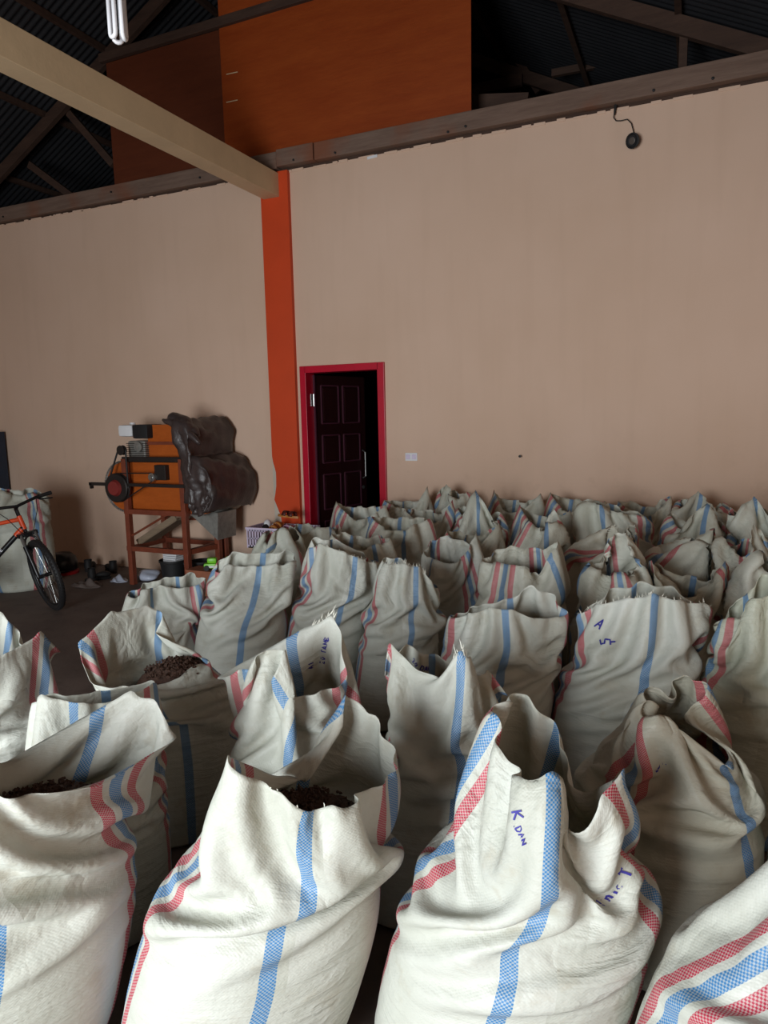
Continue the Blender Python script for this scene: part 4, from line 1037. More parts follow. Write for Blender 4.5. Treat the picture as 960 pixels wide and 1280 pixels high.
# ---- dark plastic sheet thrown over the right half
def tarp():
    rs = np.random.RandomState(4); ph = rs.uniform(0, 6.28, 12); bm = bmesh.new()
    cl = 0.055; xa = MP(229, 560).x
    # path over the machine in the x-z plane: along the hopper top, down to the drum, round its right end
    path = [(xa, hz1+cl), (hx1+0.10, hz1+cl), (hx1+0.17, hz1+cl-0.05), (hx1+0.23, (hz1+z1)/2+cl+0.03), (xRr, z1+cl)]
    for k in range(1, 13):
        t = math.pi/2 - math.radians(128)*k/12; path.append((xRr+(rz*0.8+cl)*math.cos(t), zc+(rz+cl)*math.sin(t)))
    P = np.array(path); seg = np.concatenate([[0], np.cumsum(np.hypot(*np.diff(P, axis=0).T))])
    NS, NY, NC = 46, 12, 22; rows = []
    hem = zc - rz*0.72
    for i in range(NS+1):
        s_ = i/NS; q = s_*seg[-1]; x, z = np.interp(q, seg, P[:, 0]), np.interp(q, seg, P[:, 1]); row = []
        yfr, ybk = yf-0.125, dy1+0.09
        for k in range(NY+1):
            t = k/NY; y = ybk + (yfr-ybk)*t
            w_ = 0.010*math.sin(17*s_+6*t+ph[0])+0.009*math.sin(27*t-11*s_+ph[1])+0.007*math.sin(37*s_+9*t+ph[2])
            row.append(bm.verts.new((x+0.8*w_, y, z+w_)))
        for k in range(1, NC+1):                       # the part hanging down over the side boards
            t = k/NC; zb = min(z, hem + 0.05*math.sin(7*s_+1) + 0.10*max(0, 0.35-s_))
            xe = x if x < xRr else xRr + (x-xRr)*(1-0.35*t)
            x2 = xe + 0.10*t*max(0, 1-s_*2.2); z2 = z + (zb-z)*t
            w_ = 0.013*math.sin(24*s_+5*t+ph[4])+0.010*math.sin(15*t+9*s_+ph[5])+0.008*math.sin(46*s_-8*t+ph[6])+0.005*math.sin(40*t+20*s_)
            row.append(bm.verts.new((x2+0.5*w_, yfr-0.012+w_*min(1, t*5), z2+0.3*w_)))
        rows.append(row)
    for a_, b_ in zip(rows[:-1], rows[1:]):
        for k in range(len(a_)-1): bm.faces.new((a_[k], a_[k+1], b_[k+1], b_[k]))
    m_ = MB(); m_.bm.free(); m_.bm = bm; return m_
tp = empty('plastic_sheet', mo_); tag(tp, 'crumpled dark plastic sheet draped over the right half of the orange machine', 'tarp')
o = tarp().build('drape', M['tarp'], tp, 'all'); md = o.modifiers.new('t', 'SOLIDIFY'); md.thickness = 0.004; md.offset = 1
# rolled up upper edge lying on top
pts = []; rr_ = []; xa_ = MP(229, 560).x
a, b_ = Vector((xa_ - 0.10, yf-0.03, hz1+0.03)), Vector((xRr+0.05, yf-0.03, z1+0.22))
for k in range(16):
    t = k/15; p = a.lerp(b_, t) + Vector((0, 0, 0.02*math.sin(7*t)+0.045*math.sin(math.pi*t))); pts.append(p); rr_.append(0.03+0.055*math.sin(math.pi*min(1, t*0.85+0.1))**0.7+0.012*math.sin(17*t))
ro = MB().tube(pts, rr_, 14).build('rolled_edge', M['tarp'], tp, 'all')
pts = [a.lerp(b_, t)+Vector((0.02, -0.07, 0.0+0.015*math.sin(9*t))) for t in [k/10 for k in range(-2, 13)]]
MB().tube(pts, [0.012+0.03*math.sin(math.pi*k/14)**0.6 for k in range(15)], 10).build('loose_fold', M['tarp'], tp, 'all')
# ------------------------------------------------------------------ things under and beside the machine
def floor_at(px, py, z=0.0): p = onZ(px, py, z); return Vector((p[0], p[1], z))
M['lime'] = plain('lime_plastic', srgb(128, 214, 40), 0.4, 0, 0.08)
M['box_brown'] = plain('brown_board', srgb(150, 92, 66), 0.7)
M['lilac'] = plain('lilac_plastic', srgb(214, 200, 222), 0.45, 0, 0.05)
M['tan_sandal'] = plain('tan_leather', srgb(186, 120, 52), 0.5)
M['pink_sandal'] = plain('pink_sandal', srgb(190, 150, 176), 0.55)
M['brown_strap'] = plain('dark_brown_strap', srgb(86, 34, 28), 0.5)
M['clear_bag'] = plain('pale_plastic_bag', srgb(186, 192, 208), 0.3)
M['greycloth'] = plain('grey_cloth', srgb(110, 98, 92), 0.9)

def bucket(name, loc, r, h, label, mat):
    root = empty(name, loc); tag(root, label, 'bucket')
    MB().lathe([(0, 0.0), (r*0.78, 0.0), (r, h), (r*1.06, h), (r*1.06, h-0.02), (r*1.0, h-0.025), (r*0.96, h-0.005), (r*0.74, 0.012), (0, 0.012)], 28, cap=False).build('body', mat, root, True)
    MB().tube([(r*1.04*math.cos(t), r*1.04*math.sin(t)*0.5-0.0, h-0.03-0.10*math.sin(t)) for t in [math.pi*k/10 for k in range(11)]], 0.004, 6).build('handle', M['steel'], root)
    return root
bl = Vector((onY(212, 640, 5.62)[0], 5.62, 0)); 
bucket('bucket', bl, 0.135, mp(214, 699, 5.62).z-0.0, 'black bucket with white papers standing under the orange machine', M['black'])
b2l = Vector((onY(247, 640, 5.62)[0]+0.03, 5.62, 0)); bucket('bucket', b2l, 0.115, 0.25, 'second black bucket behind the right front machine leg', M['black'])
zb = mp(214, 691, 5.62).z
pap = empty('paper_stack', (bl.x+0.01, bl.y, zb-0.11)); tag(pap, 'stack of white papers lying in the black bucket', 'papers')
for k in range(5):
    a = 0.06*math.sin(k*2.1)
    MB().box(-0.085, 0.085, -0.06, 0.06, k*0.022, k*0.022+0.018, 0.002, Matrix.Rotation(a, 3, 'Z')).build('paper_block', M['white_pl'], pap)
MB().box(-0.08, 0.08, -0.05, 0.05, -0.05, 0.0).build('red_folder', M['red_paint'], pap)
# pale plastic bag by the left leg
pb_ = floor_at(178, 722); pb_.y = min(pb_.y, 5.55)
pbx = float(onY(178, 716, 5.5)[0])
bagp = MB().blob((0, 0, 0.055), (0.13, 0.09, 0.055), 3, 3, 0.3).build('plastic_bag', M['clear_bag'], None, 'all'); bagp.location = (pbx, 5.56, 0); tag(bagp, 'pale crumpled plastic bag on the floor by the left machine leg', 'bag')
# wooden stand carrying the crate
YC = 5.50
cz1 = mp(330, 661, YC).z; cz0 = cz1-0.20
cxa, cxb = float(onY(307, 660, YC)[0]), float(onY(377, 660, YC)[0])
bxc = (cxa+cxb)/2
std = empty('wooden_box', (bxc, YC+0.17, 0)); tag(std, 'reddish brown wooden box under the lilac plastic crate', 'box')
MB().box(-0.24, 0.24, -0.14, 0.14, 0.0, cz0-0.02, 0.004).build('carcass', M['box_brown'], std)
MB().box(-0.25, 0.25, -0.15, 0.15, cz0-0.02, cz0, 0.003).build('lid', M['box_brown'], std)
lowz = mp(263, 708, 5.42).z; lx0, lx1 = mp(249, 710, 5.42).x, mp(300, 710, 5.42).x
lwx = empty('low_box', ((lx0+lx1)/2, 5.32, 0)); tag(lwx, 'low reddish board box with lime toys on top, beside the machine legs', 'box')
hwl = (lx1-lx0)/2
MB().box(-hwl, hwl, -0.10, 0.10, 0.0, lowz-0.012, 0.003).build('carcass', M['box_brown'], lwx)
MB().box(-hwl-0.006, hwl+0.006, -0.106, 0.106, lowz-0.012, lowz, 0.002).build('lid', M['box_brown'], lwx)
# lilac crate with slots
cr = empty('plastic_crate', (bxc, YC+0.17, cz0)); tag(cr, 'lilac white slotted plastic crate full of sandals beside the orange column', 'crate')
hw, hd, hh = (cxb-cxa)/2, 0.15, 0.20
MB().box(-hw, hw, -hd, hd, 0, 0.012).build('bottom', M['lilac'], cr)
for (x0, x1, y0, y1) in ((-hw, hw, -hd, -hd+0.010), (-hw, hw, hd-0.010, hd), (-hw, -hw+0.010, -hd, hd), (hw-0.010, hw, -hd, hd)):
    m_ = MB(); m_.box(x0, x1, y0, y1, hh-0.035, hh).box(x0, x1, y0, y1, 0, 0.03).box(x0, x1, y0, y1, 0.09, 0.10)
    L_ = max(x1-x0, y1-y0); n = int(L_/0.03)
    for k in range(n+1):
        if x1-x0 > y1-y0: xx = x0+(x1-x0)*k/n; m_.box(xx-0.007, xx+0.007, y0, y1, 0, hh)
        else: yy = y0+(y1-y0)*k/n; m_.box(x0, x1, yy-0.007, yy+0.007, 0, hh)
    m_.build('slotted_side', M['lilac'], cr)
MB().box(-hw-0.012, hw+0.012, -hd-0.012, -hd+0.004, hh-0.018, hh+0.004, 0.003).box(-hw-0.012, hw+0.012, hd-0.004, hd+0.012, hh-0.018, hh+0.004, 0.003).box(-hw-0.012, -hw+0.004, -hd, hd, hh-0.018, hh+0.004, 0.003).box(hw-0.004, hw+0.012, -hd, hd, hh-0.018, hh+0.004, 0.003).build('rim', M['lilac'], cr)
def sandal(loc, rot, sole, strap, label):
    r = empty('sandal', loc); r.rotation_euler = rot; tag(r, label, 'sandal', 'sandals in the crate')
    out = []
    for k in range(24):
        t = 2*math.pi*k/24; y = 0.125*math.cos(t); w_ = 0.040 + 0.010*math.sin(y*14) - 0.006*(abs(y) < 0.03); out.append((w_*math.sin(t), y, 0))
    MB().prism(out, (0, 0, 0.022)).build('sole', sole, r)
    for y0 in (0.03, -0.05):
        m_ = MB(); pr = None; bm = m_.bm
        ring = []
        for k in range(9):
            t = math.pi*k/8; ring.append([bm.verts.new((0.047*math.cos(t), y0+dy, 0.015+0.05*math.sin(t))) for dy in (-0.022, 0.022)])
        for a, b_ in zip(ring[:-1], ring[1:]): bm.faces.new((a[0], a[1], b_[1], b_[0]))
        o = m_.build('strap', strap, r, 'all'); md = o.modifiers.new('t', 'SOLIDIFY'); md.thickness = 0.006
    return r
ctop = cz0+hh
for (dx, dy, dz, rot, so, stp, lb) in (
    (-0.075, 0.0, -0.03, (0.28, 0.15, 0.05), 'tan_sandal', 'tan_sandal', 'tan sandal leaning at the left of the crate'),
    (0.035, 0.0, -0.05, (0.22, 0.0, -0.05), 'pink_sandal', 'pink_sandal', 'pink sandal in the middle of the crate'),
    (0.150, 0.0, -0.05, (0.25, 0.1, 0.08), 'pink_sandal', 'brown_strap', 'pink sandal with brown strap at the right of the crate'),
    (0.05, 0.03, 0.088, (0.05, 0.1, 1.45), 'tan_sandal', 'brown_strap', 'tan sandal with brown strap lying topmost in the crate')):
    sandal((bxc+dx, YC+0.17+dy, ctop+dz), rot, M[so], M[stp], lb)
sh = empty('canvas_shoe', (bxc-0.185, YC+0.15, ctop-0.06)); sh.rotation_euler = (0.75, 0, 0.0); tag(sh, 'black shoe with white toe standing in the crate', 'shoe')
MB().blob((0, 0.0, 0.03), (0.033, 0.10, 0.04), 3, 8, 0.1).build('upper', M['black'], sh, 'all')
MB().blob((0, 0.08, 0.03), (0.035, 0.045, 0.042), 3, 2, 0.05).build('toe_cap', M['white_pl'], sh, 'all')
MB().box(-0.032, 0.032, -0.10, 0.115, -0.022, -0.005, 0.008).build('sole', M['white_pl'], sh)
# lime green plastic toys on the box
def toy(px, py, Y, s_, label):
    p = onY(px, py, Y); r = empty('toy_car', (p[0], p[1], p[2])); r.rotation_euler = (0, 0, 0.5); tag(r, label, 'toy', 'lime toys')
    MB().box(-0.08*s_, 0.08*s_, -0.05*s_, 0.05*s_, 0.02*s_, 0.07*s_, 0.015*s_).build('body', M['lime'], r, True)
    MB().box(-0.045*s_, 0.05*s_, -0.045*s_, 0.045*s_, 0.07*s_, 0.125*s_, 0.02*s_).build('cabin', M['lime'], r, True)
    for x in (-0.05, 0.05):
        for y in (-0.052, 0.052):
            MB().lathe([(0, -0.012*s_), (0.028*s_, -0.012*s_), (0.028*s_, 0.012*s_), (0, 0.012*s_)], 16, Matrix.Translation((x*s_, y*s_, 0.028*s_)) @ RX).build('wheel', M['black'], r)
    MB().box(-0.03*s_, 0.03*s_, -0.056*s_, -0.05*s_, 0.03*s_, 0.05*s_).build('badge', M['white_pl'], r)
    return r
lidz = lowz
def toy_on(px, Y, s_, label):
    x = float(onY(px, 700, Y)[0]); t = toy(px, 700, Y, s_, label); t.location = (x, Y, lidz); return t
toy_on(265, 5.31, .95, 'lime green toy car nearest the machine leg'); toy_on(288, 5.33, 1.1, 'lime green toy car closer to the plastic crate')

# ------------------------------------------------------------------ dark cabinet, clutter by the left wall
p0 = onY(10.5, 600, 5.95); ph_ = onY(4, 540, 5.8)
M['navy'] = plain('navy_paint', srgb(26, 40, 58), 0.45)
cab = empty('blue_cabinet', (p0[0]-0.4, 5.80, 0)); tag(cab, 'dark blue cabinet against the wall at the left edge', 'cabinet')
H_ = float(ph_[2])
MB().box(-0.4, 0.4, -0.10, 0.16, 0.06, H_, 0.004).build('carcass', M['navy'], cab)
for x0, x1 in ((-0.39, -0.005), (0.005, 0.39)):
    d_ = MB().box(x0, x1, -0.116, -0.10, 0.08, H_-0.02, 0.003).build('door', M['navy'], cab)
    MB().box((x1-0.03 if x0 < 0 else x0+0.02), (x1-0.02 if x0 < 0 else x0+0.03), -0.135, -0.116, H_*0.5, H_*0.5+0.12).build('handle', M['steel'], d_)
MB().box(-0.39, 0.39, -0.09, 0.15, 0, 0.06).build('plinth', M['black'], cab)

M['helm'] = plain('black_helmet', srgb(24, 22, 24), 0.3); M['redtrim'] = plain('red_trim', srgb(150, 26, 30), 0.4)
hpnt = floor_at(82, 711); hpnt = Vector((float(onY(78, 700, 5.5)[0]), 5.5, 0))
hl = empty('helmet', hpnt); hl.rotation_euler = (0, 0, 0.4); tag(hl, 'black helmet with a red rim on the floor beside the standing sack', 'helmet')
MB().lathe([(0.13, 0.02), (0.155, 0.06), (0.16, 0.12), (0.14, 0.19), (0.09, 0.235), (0, 0.25)], 24).build('shell', M['helm'], hl, True)
MB().lathe([(0.125, 0.0), (0.165, 0.0), (0.17, 0.025), (0.15, 0.035)], 24).build('rim', M['redtrim'], hl, True)
MB().prism([(0.14*math.cos(t), 0.14*math.sin(t)-0.06, 0.05) for t in [math.pi+math.pi*k/12 for k in range(13)]], (0, 0, 0.012)).build('peak', M['helm'], hl)
def shoe(x, y, rz, mat, label):
    r = empty('boot', (x, y, 0), rz); tag(r, label, 'boot', 'dark boots on the floor')
    MB().prism([(0.045*math.sin(t)*(1 if math.cos(t) > 0 else 0.8), 0.135*math.cos(t), 0.0) for t in [2*math.pi*k/20 for k in range(20)]], (0, 0, 0.025)).build('sole', M['black'], r)
    MB().blob((0, 0.05, 0.05), (0.042, 0.08, 0.035), 3, 5, 0.05).build('toe', mat, r, 'all')
    MB().lathe([(0.042, 0.02), (0.045, 0.06), (0.040, 0.10), (0.043, 0.13), (0.036, 0.128), (0.03, 0.05)], 16, Matrix.Translation((0, -0.06, 0))).build('shaft', mat, r, True)
    return r
for (px, Y, rz, lb) in ((112, 5.74, 0.5, 'dark boot left in the row by the wall behind the helmet'), (121, 5.40, -0.7, 'dark boot lying in the middle between helmet and machine'), (138, 5.74, 1.2, 'dark boot nearest the machine leg')):
    p = onY(px, 700, Y); shoe(p[0], Y, rz, M['black'], lb)
# crumpled grey cloth
def cloth(px, Y, w_, d_, seed, label, mat):
    p = onY(px, 705, Y); bm = bmesh.new(); n = 16; rs = np.random.RandomState(seed); f = rs.uniform(3, 9, 6); q = rs.uniform(0, 6, 6); rows = []
    for i in range(n+1):
        row = []
        for j in range(n+1):
            x = (i/n-.5)*2; y = (j/n-.5)*2; r = min(1, math.hypot(x, y)); x2, y2 = x*math.sqrt(1-y*y/2), y*math.sqrt(1-x*x/2)
            z = 0.006 + max(0, (0.03+0.02*math.sin(f[0]*x+q[0])+0.018*math.sin(f[1]*y+q[1]+2*x)+0.012*math.sin(f[2]*(x+y)+q[2]))*(1-r**3))
            row.append(bm.verts.new((x2*w_*(1+0.12*math.sin(3*math.atan2(y, x)+q[3])), y2*d_, z)))
        rows.append(row)
    for i in range(n):
        for j in range(n): bm.faces.new((rows[i][j], rows[i+1][j], rows[i+1][j+1], rows[i][j+1]))
    m_ = MB(); m_.bm.free(); m_.bm = bm; o = m_.build('rag', mat, None, 'all'); o.location = (p[0], Y, 0); md = o.modifiers.new('t', 'SOLIDIFY'); md.thickness = 0.006; md.offset = -1
    tag(o, label, 'rag'); return o
cloth(108, 5.16, 0.18, 0.12, 3, 'flat grey rag on the floor in front of the dark boots', M['greycloth'])
cloth(148, 5.42, 0.10, 0.08, 9, 'small pale rag beside the left machine leg', M['clear_bag'])

# ------------------------------------------------------------------ bicycle leaning on the lone sack
M['bike_or'] = plain('bike_orange', srgb(214, 74, 34), 0.35, 0, 0.05); M['bike_bk'] = plain('bike_black', srgb(20, 20, 22), 0.35)
M['rotor'] = plain('rotor_steel', srgb(120, 116, 112), 0.4, 0.8)
fc = floor_at(70, 762)
e_r, e_b = frame_at(np.array([fc.x, fc.y, 0])); e_r = Vector(e_r); e_b = Vector(e_b)
hd_ = (e_r*0.93 - e_b*0.37).normalized()            # frame heading
Zv = Vector((0, 0, 1)); side = Zv.cross(hd_).normalized()   # rider's left (away from the viewer)
LEAN = math.radians(9)
up = (Zv*math.cos(LEAN) + side*math.sin(LEAN)).normalized(); left = (side*math.cos(LEAN) - Zv*math.sin(LEAN)).normalized()
WR = 0.335
def bp(x, y, z): return hd_*x + left*y + up*z          # x from the front axle, z from the ground line
HA = math.radians(69)
axd = (hd_*-math.cos(HA) + up*math.sin(HA)).normalized()   # steering axis, pointing up
STEER = math.radians(-52)
ax_pt = bp(-0.045, 0, WR)                              # a point on the axis near the axle
RS = Matrix.Rotation(STEER, 3, axd)
def stp(v): return ax_pt + RS @ (v-ax_pt)
wheelc = stp(bp(0, 0, WR))
lowest = wheelc.z
wn = RS @ left                                        # wheel axle direction
drop = wheelc.z - WR*math.sqrt(max(0, 1-wn.z**2)) - 0.022*0
bike0 = Vector((fc.x, fc.y, 0))
wfoot = wheelc.copy(); dn = (-Zv + wn*wn.z).normalized(); cp = wheelc + dn*(WR+0.0)
OFF = bike0 - Vector((cp.x, cp.y, cp.z-0.004))
OFFr = OFF - bike0
bk = empty('bicycle', bike0); tag(bk, 'black and orange mountain bicycle with turned front wheel at the left edge', 'bicycle')
def T_(v): return v + OFFr
def wheel(c, n, name):
    a = n.cross(Zv).normalized(); b_ = n.cross(a).normalized()
    circ = lambda r, m, off=0: [T_(c + (a*math.cos(2*math.pi*k/m)+b_*math.sin(2*math.pi*k/m))*r + n*off) for k in range(m)]
    w_ = MB().tube(circ(WR-0.026, 48), 0.027, 10, closed=True).build(name, M['black'], bk, 'all')
    mm = MB()
    for k in range(64):
        t = 2*math.pi*k/64
        for off in (-0.016, 0.0, 0.016):
            tt = t + (0.05 if off == 0 else 0); d_ = a*math.cos(tt)+b_*math.sin(tt); rr = WR-0.002 - abs(off)*0.35
            mm.bar(T_(c+d_*(rr-0.006)+n*off), T_(c+d_*(rr+0.004)+n*off), 0.014, 0.011, up=tuple(n))
    kn = mm.build('tread', M['black'], w_); kn['kind'] = 'stuff'
    MB().tube(circ(WR-0.058, 48), 0.012, 8, closed=True).build('rim', M['bike_bk'], w_, 'all')
    mm = MB()
    for k in range(24):
        t = 2*math.pi*k/24; d_ = a*math.cos(t)+b_*math.sin(t); s_ = 0.022 if k % 2 else -0.022
        mm.tube([T_(c+n*s_+d_*0.02), T_(c+d_*(WR-0.06))], 0.0016, 4)
    mm.build('spokes', M['steel'], w_)
    MB().tube([T_(c-n*0.06), T_(c+n*0.06)], 0.018, 12).build('hub', M['bike_bk'], w_)
    MB().tube(circ(0.08, 32, 0.045), 0.006, 6, closed=True).tube(circ(0.05, 24, 0.045), 0.004, 6, closed=True).build('brake_disc', M['rotor'], w_)
    return w_
wheel(wheelc, wn, 'front_wheel')
rearc = bp(-1.06, 0, WR)
wheel(rearc, left, 'rear_wheel')
# frame
head_b = bp(-0.045, 0, WR) + axd*0.44; head_t = head_b + axd*0.13
bb = bp(-0.64, 0, 0.30); seat_t = bp(-0.80, 0, 0.78)
MB().tube([T_(head_b), T_(head_t)], 0.022, 12).build('head_tube', M['bike_or'], bk, True)
MB().tube([T_(head_t-axd*0.03), T_(seat_t-(seat_t-bb)*0.08)], [0.020, 0.016], 10).build('top_tube', M['bike_or'], bk, True)
dt = MB().tube([T_(head_b+axd*0.02), T_(bb)], [0.024, 0.022], 12).build('down_tube', M['bike_bk'], bk, True)
dtv = bb-head_b
MB().tube([T_(head_b+axd*0.02+dtv*0.03), T_(head_b+axd*0.02+dtv*0.16)], [0.0255, 0.0252], 12).build('down_tube_band', M['bike_or'], dt, True)
# white lettering on the down tube
mm = MB(); x = 0.24
tdir = (bb-head_b).normalized(); nrm = (-left - (-left).dot(tdir)*tdir).normalized(); bup = tdir.cross(nrm).normalized()
for ch in 'CYCLE':
    G = {'C': [[(.5, .85), (.1, .85), (.1, .1), (.5, .1)]], 'Y': [[(0, 1), (.3, .5), (.6, 1)], [(.3, .5), (.3, 0)]], 'L': [[(.1, 1), (.1, 0), (.5, 0)]], 'E': LET['E']}[ch]
    for line in G:
        for (x0, y0), (x1, y1) in zip(line[:-1], line[1:]):
            P_ = lambda u, v: T_(head_b+axd*0.02) - tdir*0 + tdir*(0.42-(x-0.24)-u*0.036) + nrm*0.0240 - bup*(v-.5)*0.028
            mm.bar(P_(x0, y0), P_(x1, y1), 0.006, 0.003, up=tuple(nrm))
    x += 0.034
mm.build('lettering', M['white_pl'], dt)
MB().tube([T_(bb), T_(seat_t)], 0.017, 10).build('seat_tube', M['bike_bk'], bk, True)
for s_ in (-1, 1):
    MB().tube([T_(bb), T_(rearc+left*0.065*s_)], 0.010, 8).build('chain_stay', M['bike_bk'], bk, True)
    MB().tube([T_(seat_t-(seat_t-bb)*0.1), T_(rearc+left*0.065*s_)], 0.009, 8).build('seat_stay', M['bike_or'], bk, True)
MB().tube([T_(seat_t), T_(seat_t+(seat_t-bb).normalized()*0.14)], 0.013, 8).build('seat_post', M['steel'], bk)
sp = seat_t+(seat_t-bb).normalized()*0.15
MB().tube([T_(sp+hd_*0.15), T_(sp+hd_*0.02), T_(sp-hd_*0.10), T_(sp-hd_*0.13)], [0.018, 0.035, 0.07, 0.05], 12).build('saddle', M['black'], bk, True)
MB().lathe([(0, -0.01), (0.085, -0.01), (0.085, 0.01), (0, 0.01)], 28, Matrix.Translation(T_(bb-left*0.05)) @ left.to_track_quat('Z', 'Y').to_matrix().to_4x4()).build('chainring', M['rotor'], bk)
for s_, ang in ((-1, 0.6), (1, 0.6+math.pi)):
    d_ = hd_*math.cos(ang)-up*math.sin(ang); e_ = bb+left*0.075*s_
    c_ = MB().bar(T_(e_), T_(e_+d_*0.17), 0.02, 0.014).build('crank', M['bike_bk'], bk)
    MB().bar(T_(e_+d_*0.17+left*0.01*s_-hd_*0.045), T_(e_+d_*0.17+left*0.01*s_+hd_*0.045), 0.08, 0.02).build('pedal', M['black'], c_)
# fork turns with the wheel
fk = MB(); crown = ax_pt + axd*0.40
for s_ in (-1, 1):
    o_ = wn*0.062*s_
    fk.tube([T_(wheelc+o_), T_(wheelc+o_+axd*0.20), T_(crown+o_+ (wheelc-ax_pt)*0.9 - axd*0.10)], [0.017, 0.021, 0.021], 10)
fork = fk.build('fork_lower', M['bike_bk'], bk, True)
arch = [T_(wheelc+axd*0.285+wn*0.062*math.cos(t)+ (axd*0.10)*math.sin(t)) for t in [math.pi*k/8 for k in range(9)]]
MB().tube(arch, 0.010, 8).build('fork_arch', M['bike_bk'], fork)
fw = (wheelc-ax_pt)
for s_ in (-1, 1):
    MB().tube([T_(wheelc+wn*0.062*s_+axd*0.26), T_(crown+fw*0.9+wn*0.062*s_+axd*0.01)], 0.015, 8).build('stanchion', M['rotor'], fork)
MB().bar(T_(crown+fw*0.6-wn*0.085), T_(crown+fw*0.6+wn*0.085), 0.05, 0.035).tube([T_(crown), T_(head_t+axd*0.075)], 0.017, 10).build('fork_crown', M['bike_bk'], fork)
fwd2 = RS @ hd_
hb0 = head_t + axd*0.10 + fwd2*0.05
MB().tube([T_(head_t+axd*0.07), T_(hb0)], 0.018, 10).build('stem', M['bike_bk'], bk, True)
bar_pts = [hb0+wn*s_*x + axd*z - fwd2*y for s_, x, z, y in ((-1, .34, .03, .05), (-1, .20, .03, .03), (-1, .08, .015, 0), (-1, .0, 0, 0), (1, .08, .015, 0), (1, .20, .03, .03), (1, .34, .03, .05))]
hbar = MB().tube([T_(p) for p in bar_pts], 0.014, 10).build('handlebar', M['bike_bk'], bk, True)
for s_ in (-1, 1):
    e_ = hb0+wn*s_*.34+axd*.03-fwd2*.05; i_ = hb0+wn*s_*.22+axd*.03-fwd2*.033
    MB().tube([T_(i_), T_(e_)], 0.018, 10).build('grip', M['black'], hbar)
    l0 = i_-wn*s_*0.03; MB().tube([T_(l0), T_(l0+fwd2*0.05-axd*0.02+wn*s_*.02), T_(l0+fwd2*0.06-axd*0.035+wn*s_*.12)], [0.012, 0.008, 0.006], 8).build('brake_lever', M['bike_bk'], hbar)
    MB().tube([T_(l0+fwd2*0.02), T_(l0+fwd2*0.10-axd*0.10-wn*s_*.06), T_(crown+fwd2*0.05-axd*0.02+wn*s_*.03)], 0.0035, 6).build('cable', M['black'], hbar)

# ------------------------------------------------------------------ small things on the wall and overhead
p = onY(514.5, 571, WY)
so = empty('wall_socket', (p[0], WY, p[2])); tag(so, 'white double socket plate on the wall right of the door', 'socket')
MB().box(-0.06, 0.06, -0.012, 0.0, -0.037, 0.037, 0.004).build('plate', M['white_pl'], so)
for x in (-0.03, 0.03):
    MB().box(x-0.022, x+0.022, -0.016, -0.010, -0.022, 0.022, 0.004).build('outlet', M['lilac'], so)
p = onY(651, 570, WY)
nl = MB().lathe([(0.004, 0), (0.004, 0.03), (0.012, 0.032), (0.012, 0.038), (0, 0.04)], 10, Matrix.Translation((p[0], WY, p[2])) @ RX).build('nail', M['iron'], None, loc=(p[0], WY, p[2])); tag(nl, 'small dark nail in the bare wall above the sacks', 'nail')
pc_ = Vector(onY(792, 176, WY-0.05))
spk = empty('speaker', (pc_.x, WY-0.004, pc_.z)); tag(spk, 'small round black speaker hanging from a wire on the upper wall', 'speaker')
dv_ = Vector((-0.45, -0.85, -0.25)).normalized().to_track_quat('Z', 'Y').to_matrix().to_4x4()
off_ = Matrix.Translation((0, -0.05, 0)) @ dv_
MB().lathe([(0, -0.035), (0.035, -0.035), (0.05, -0.005), (0.056, 0.01), (0.056, 0.02), (0.048, 0.022), (0.04, 0.012), (0.0, 0.004)], 28, off_, cap=False).build('housing', M['black'], spk, True)
MB().lathe([(0.022, 0.014), (0.026, 0.022), (0.018, 0.024), (0.0, 0.020)], 20, off_, cap=False).build('cone', M['rotor'], spk, True)
wp = [(768, 141), (767, 147), (770, 151), (776, 151), (784, 149), (789, 154), (791, 161), (793, 170)]
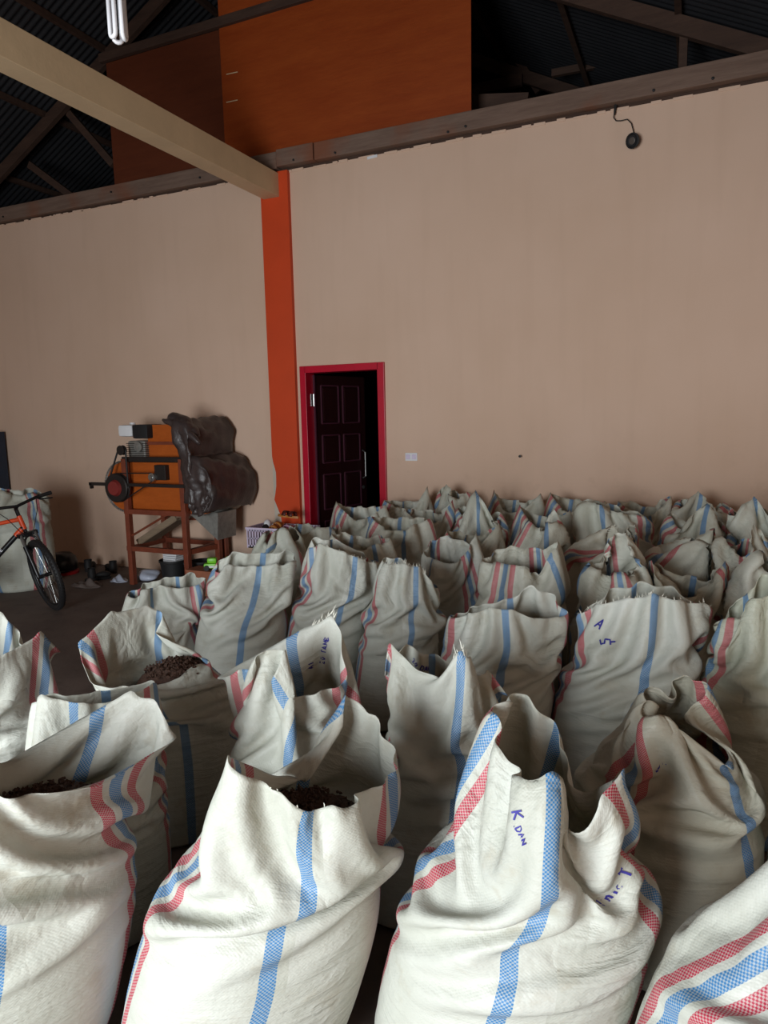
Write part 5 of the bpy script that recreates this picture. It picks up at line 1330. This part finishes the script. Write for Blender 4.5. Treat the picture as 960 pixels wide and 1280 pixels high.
MB().tube([Vector(onY(a, b_, WY-0.03+0.00*k))-Vector(spk.location) for k, (a, b_) in enumerate(wp)], 0.004, 6).build('wire', M['black'], spk)
w0 = Vector(onY(768, 142, WY-0.03))-Vector(spk.location)
MB().tube([w0+Vector((0.008, 0.0, 0.06)), w0+Vector((0, 0, -0.01))], [0.012, 0.006], 8).build('wire_clip', M['black'], spk)
p = onY(465, 196, WY-0.01)
sc_ = MB().box(-0.05, 0.05, -0.006, 0.0, -0.012, 0.012, 0.001, Matrix.Rotation(math.radians(-4), 3, 'Y')).build('paper_scrap', M['white_pl'], None); sc_.location = (p[0], WY-0.002, p[2]); tag(sc_, 'white paper scrap stuck under the wall plate', 'paper')

# compact fluorescent lamp hanging from the roof, switched off
lp = CAMPOS + ray(148.5, 51)*2.35
lamp = empty('energy_saving_lamp', lp); tag(lamp, 'unlit white tube lamp hanging by its cord under the roof', 'lamp')
M['tubeglass'] = plain('lamp_tube', srgb(232, 232, 236), 0.25, 0, 0.02)
for k in range(3):
    a = math.radians(20+120*k); cx_, cy_ = 0.021*math.cos(a), 0.021*math.sin(a); tx, ty = -math.sin(a)*0.0135, math.cos(a)*0.0135
    pts = [(cx_-tx, cy_-ty, 0.20)] + [(cx_-tx, cy_-ty, 0.016)] + [(cx_-tx*math.cos(t), cy_-ty*math.cos(t), 0.016-0.012*math.sin(t)) for t in [math.pi*q/6 for q in range(1, 6)]] + [(cx_+tx, cy_+ty, 0.016), (cx_+tx, cy_+ty, 0.20)]
    MB().tube(pts, 0.0075, 10).build('tube', M['tubeglass'], lamp, 'all')
MB().lathe([(0.0, 0.195), (0.036, 0.195), (0.038, 0.20), (0.038, 0.245), (0.022, 0.27), (0.0, 0.27)], 24).build('ballast', M['white_pl'], lamp, True)
MB().lathe([(0.018, 0.27), (0.020, 0.275), (0.020, 0.32), (0.010, 0.335)], 16).build('holder', M['black'], lamp, True)
MB().tube([(0, 0, 0.33), (0, 0, roof_z(lp[0])+ROOF_UP-lp[2])], 0.004, 6).build('cord', M['black'], lamp)
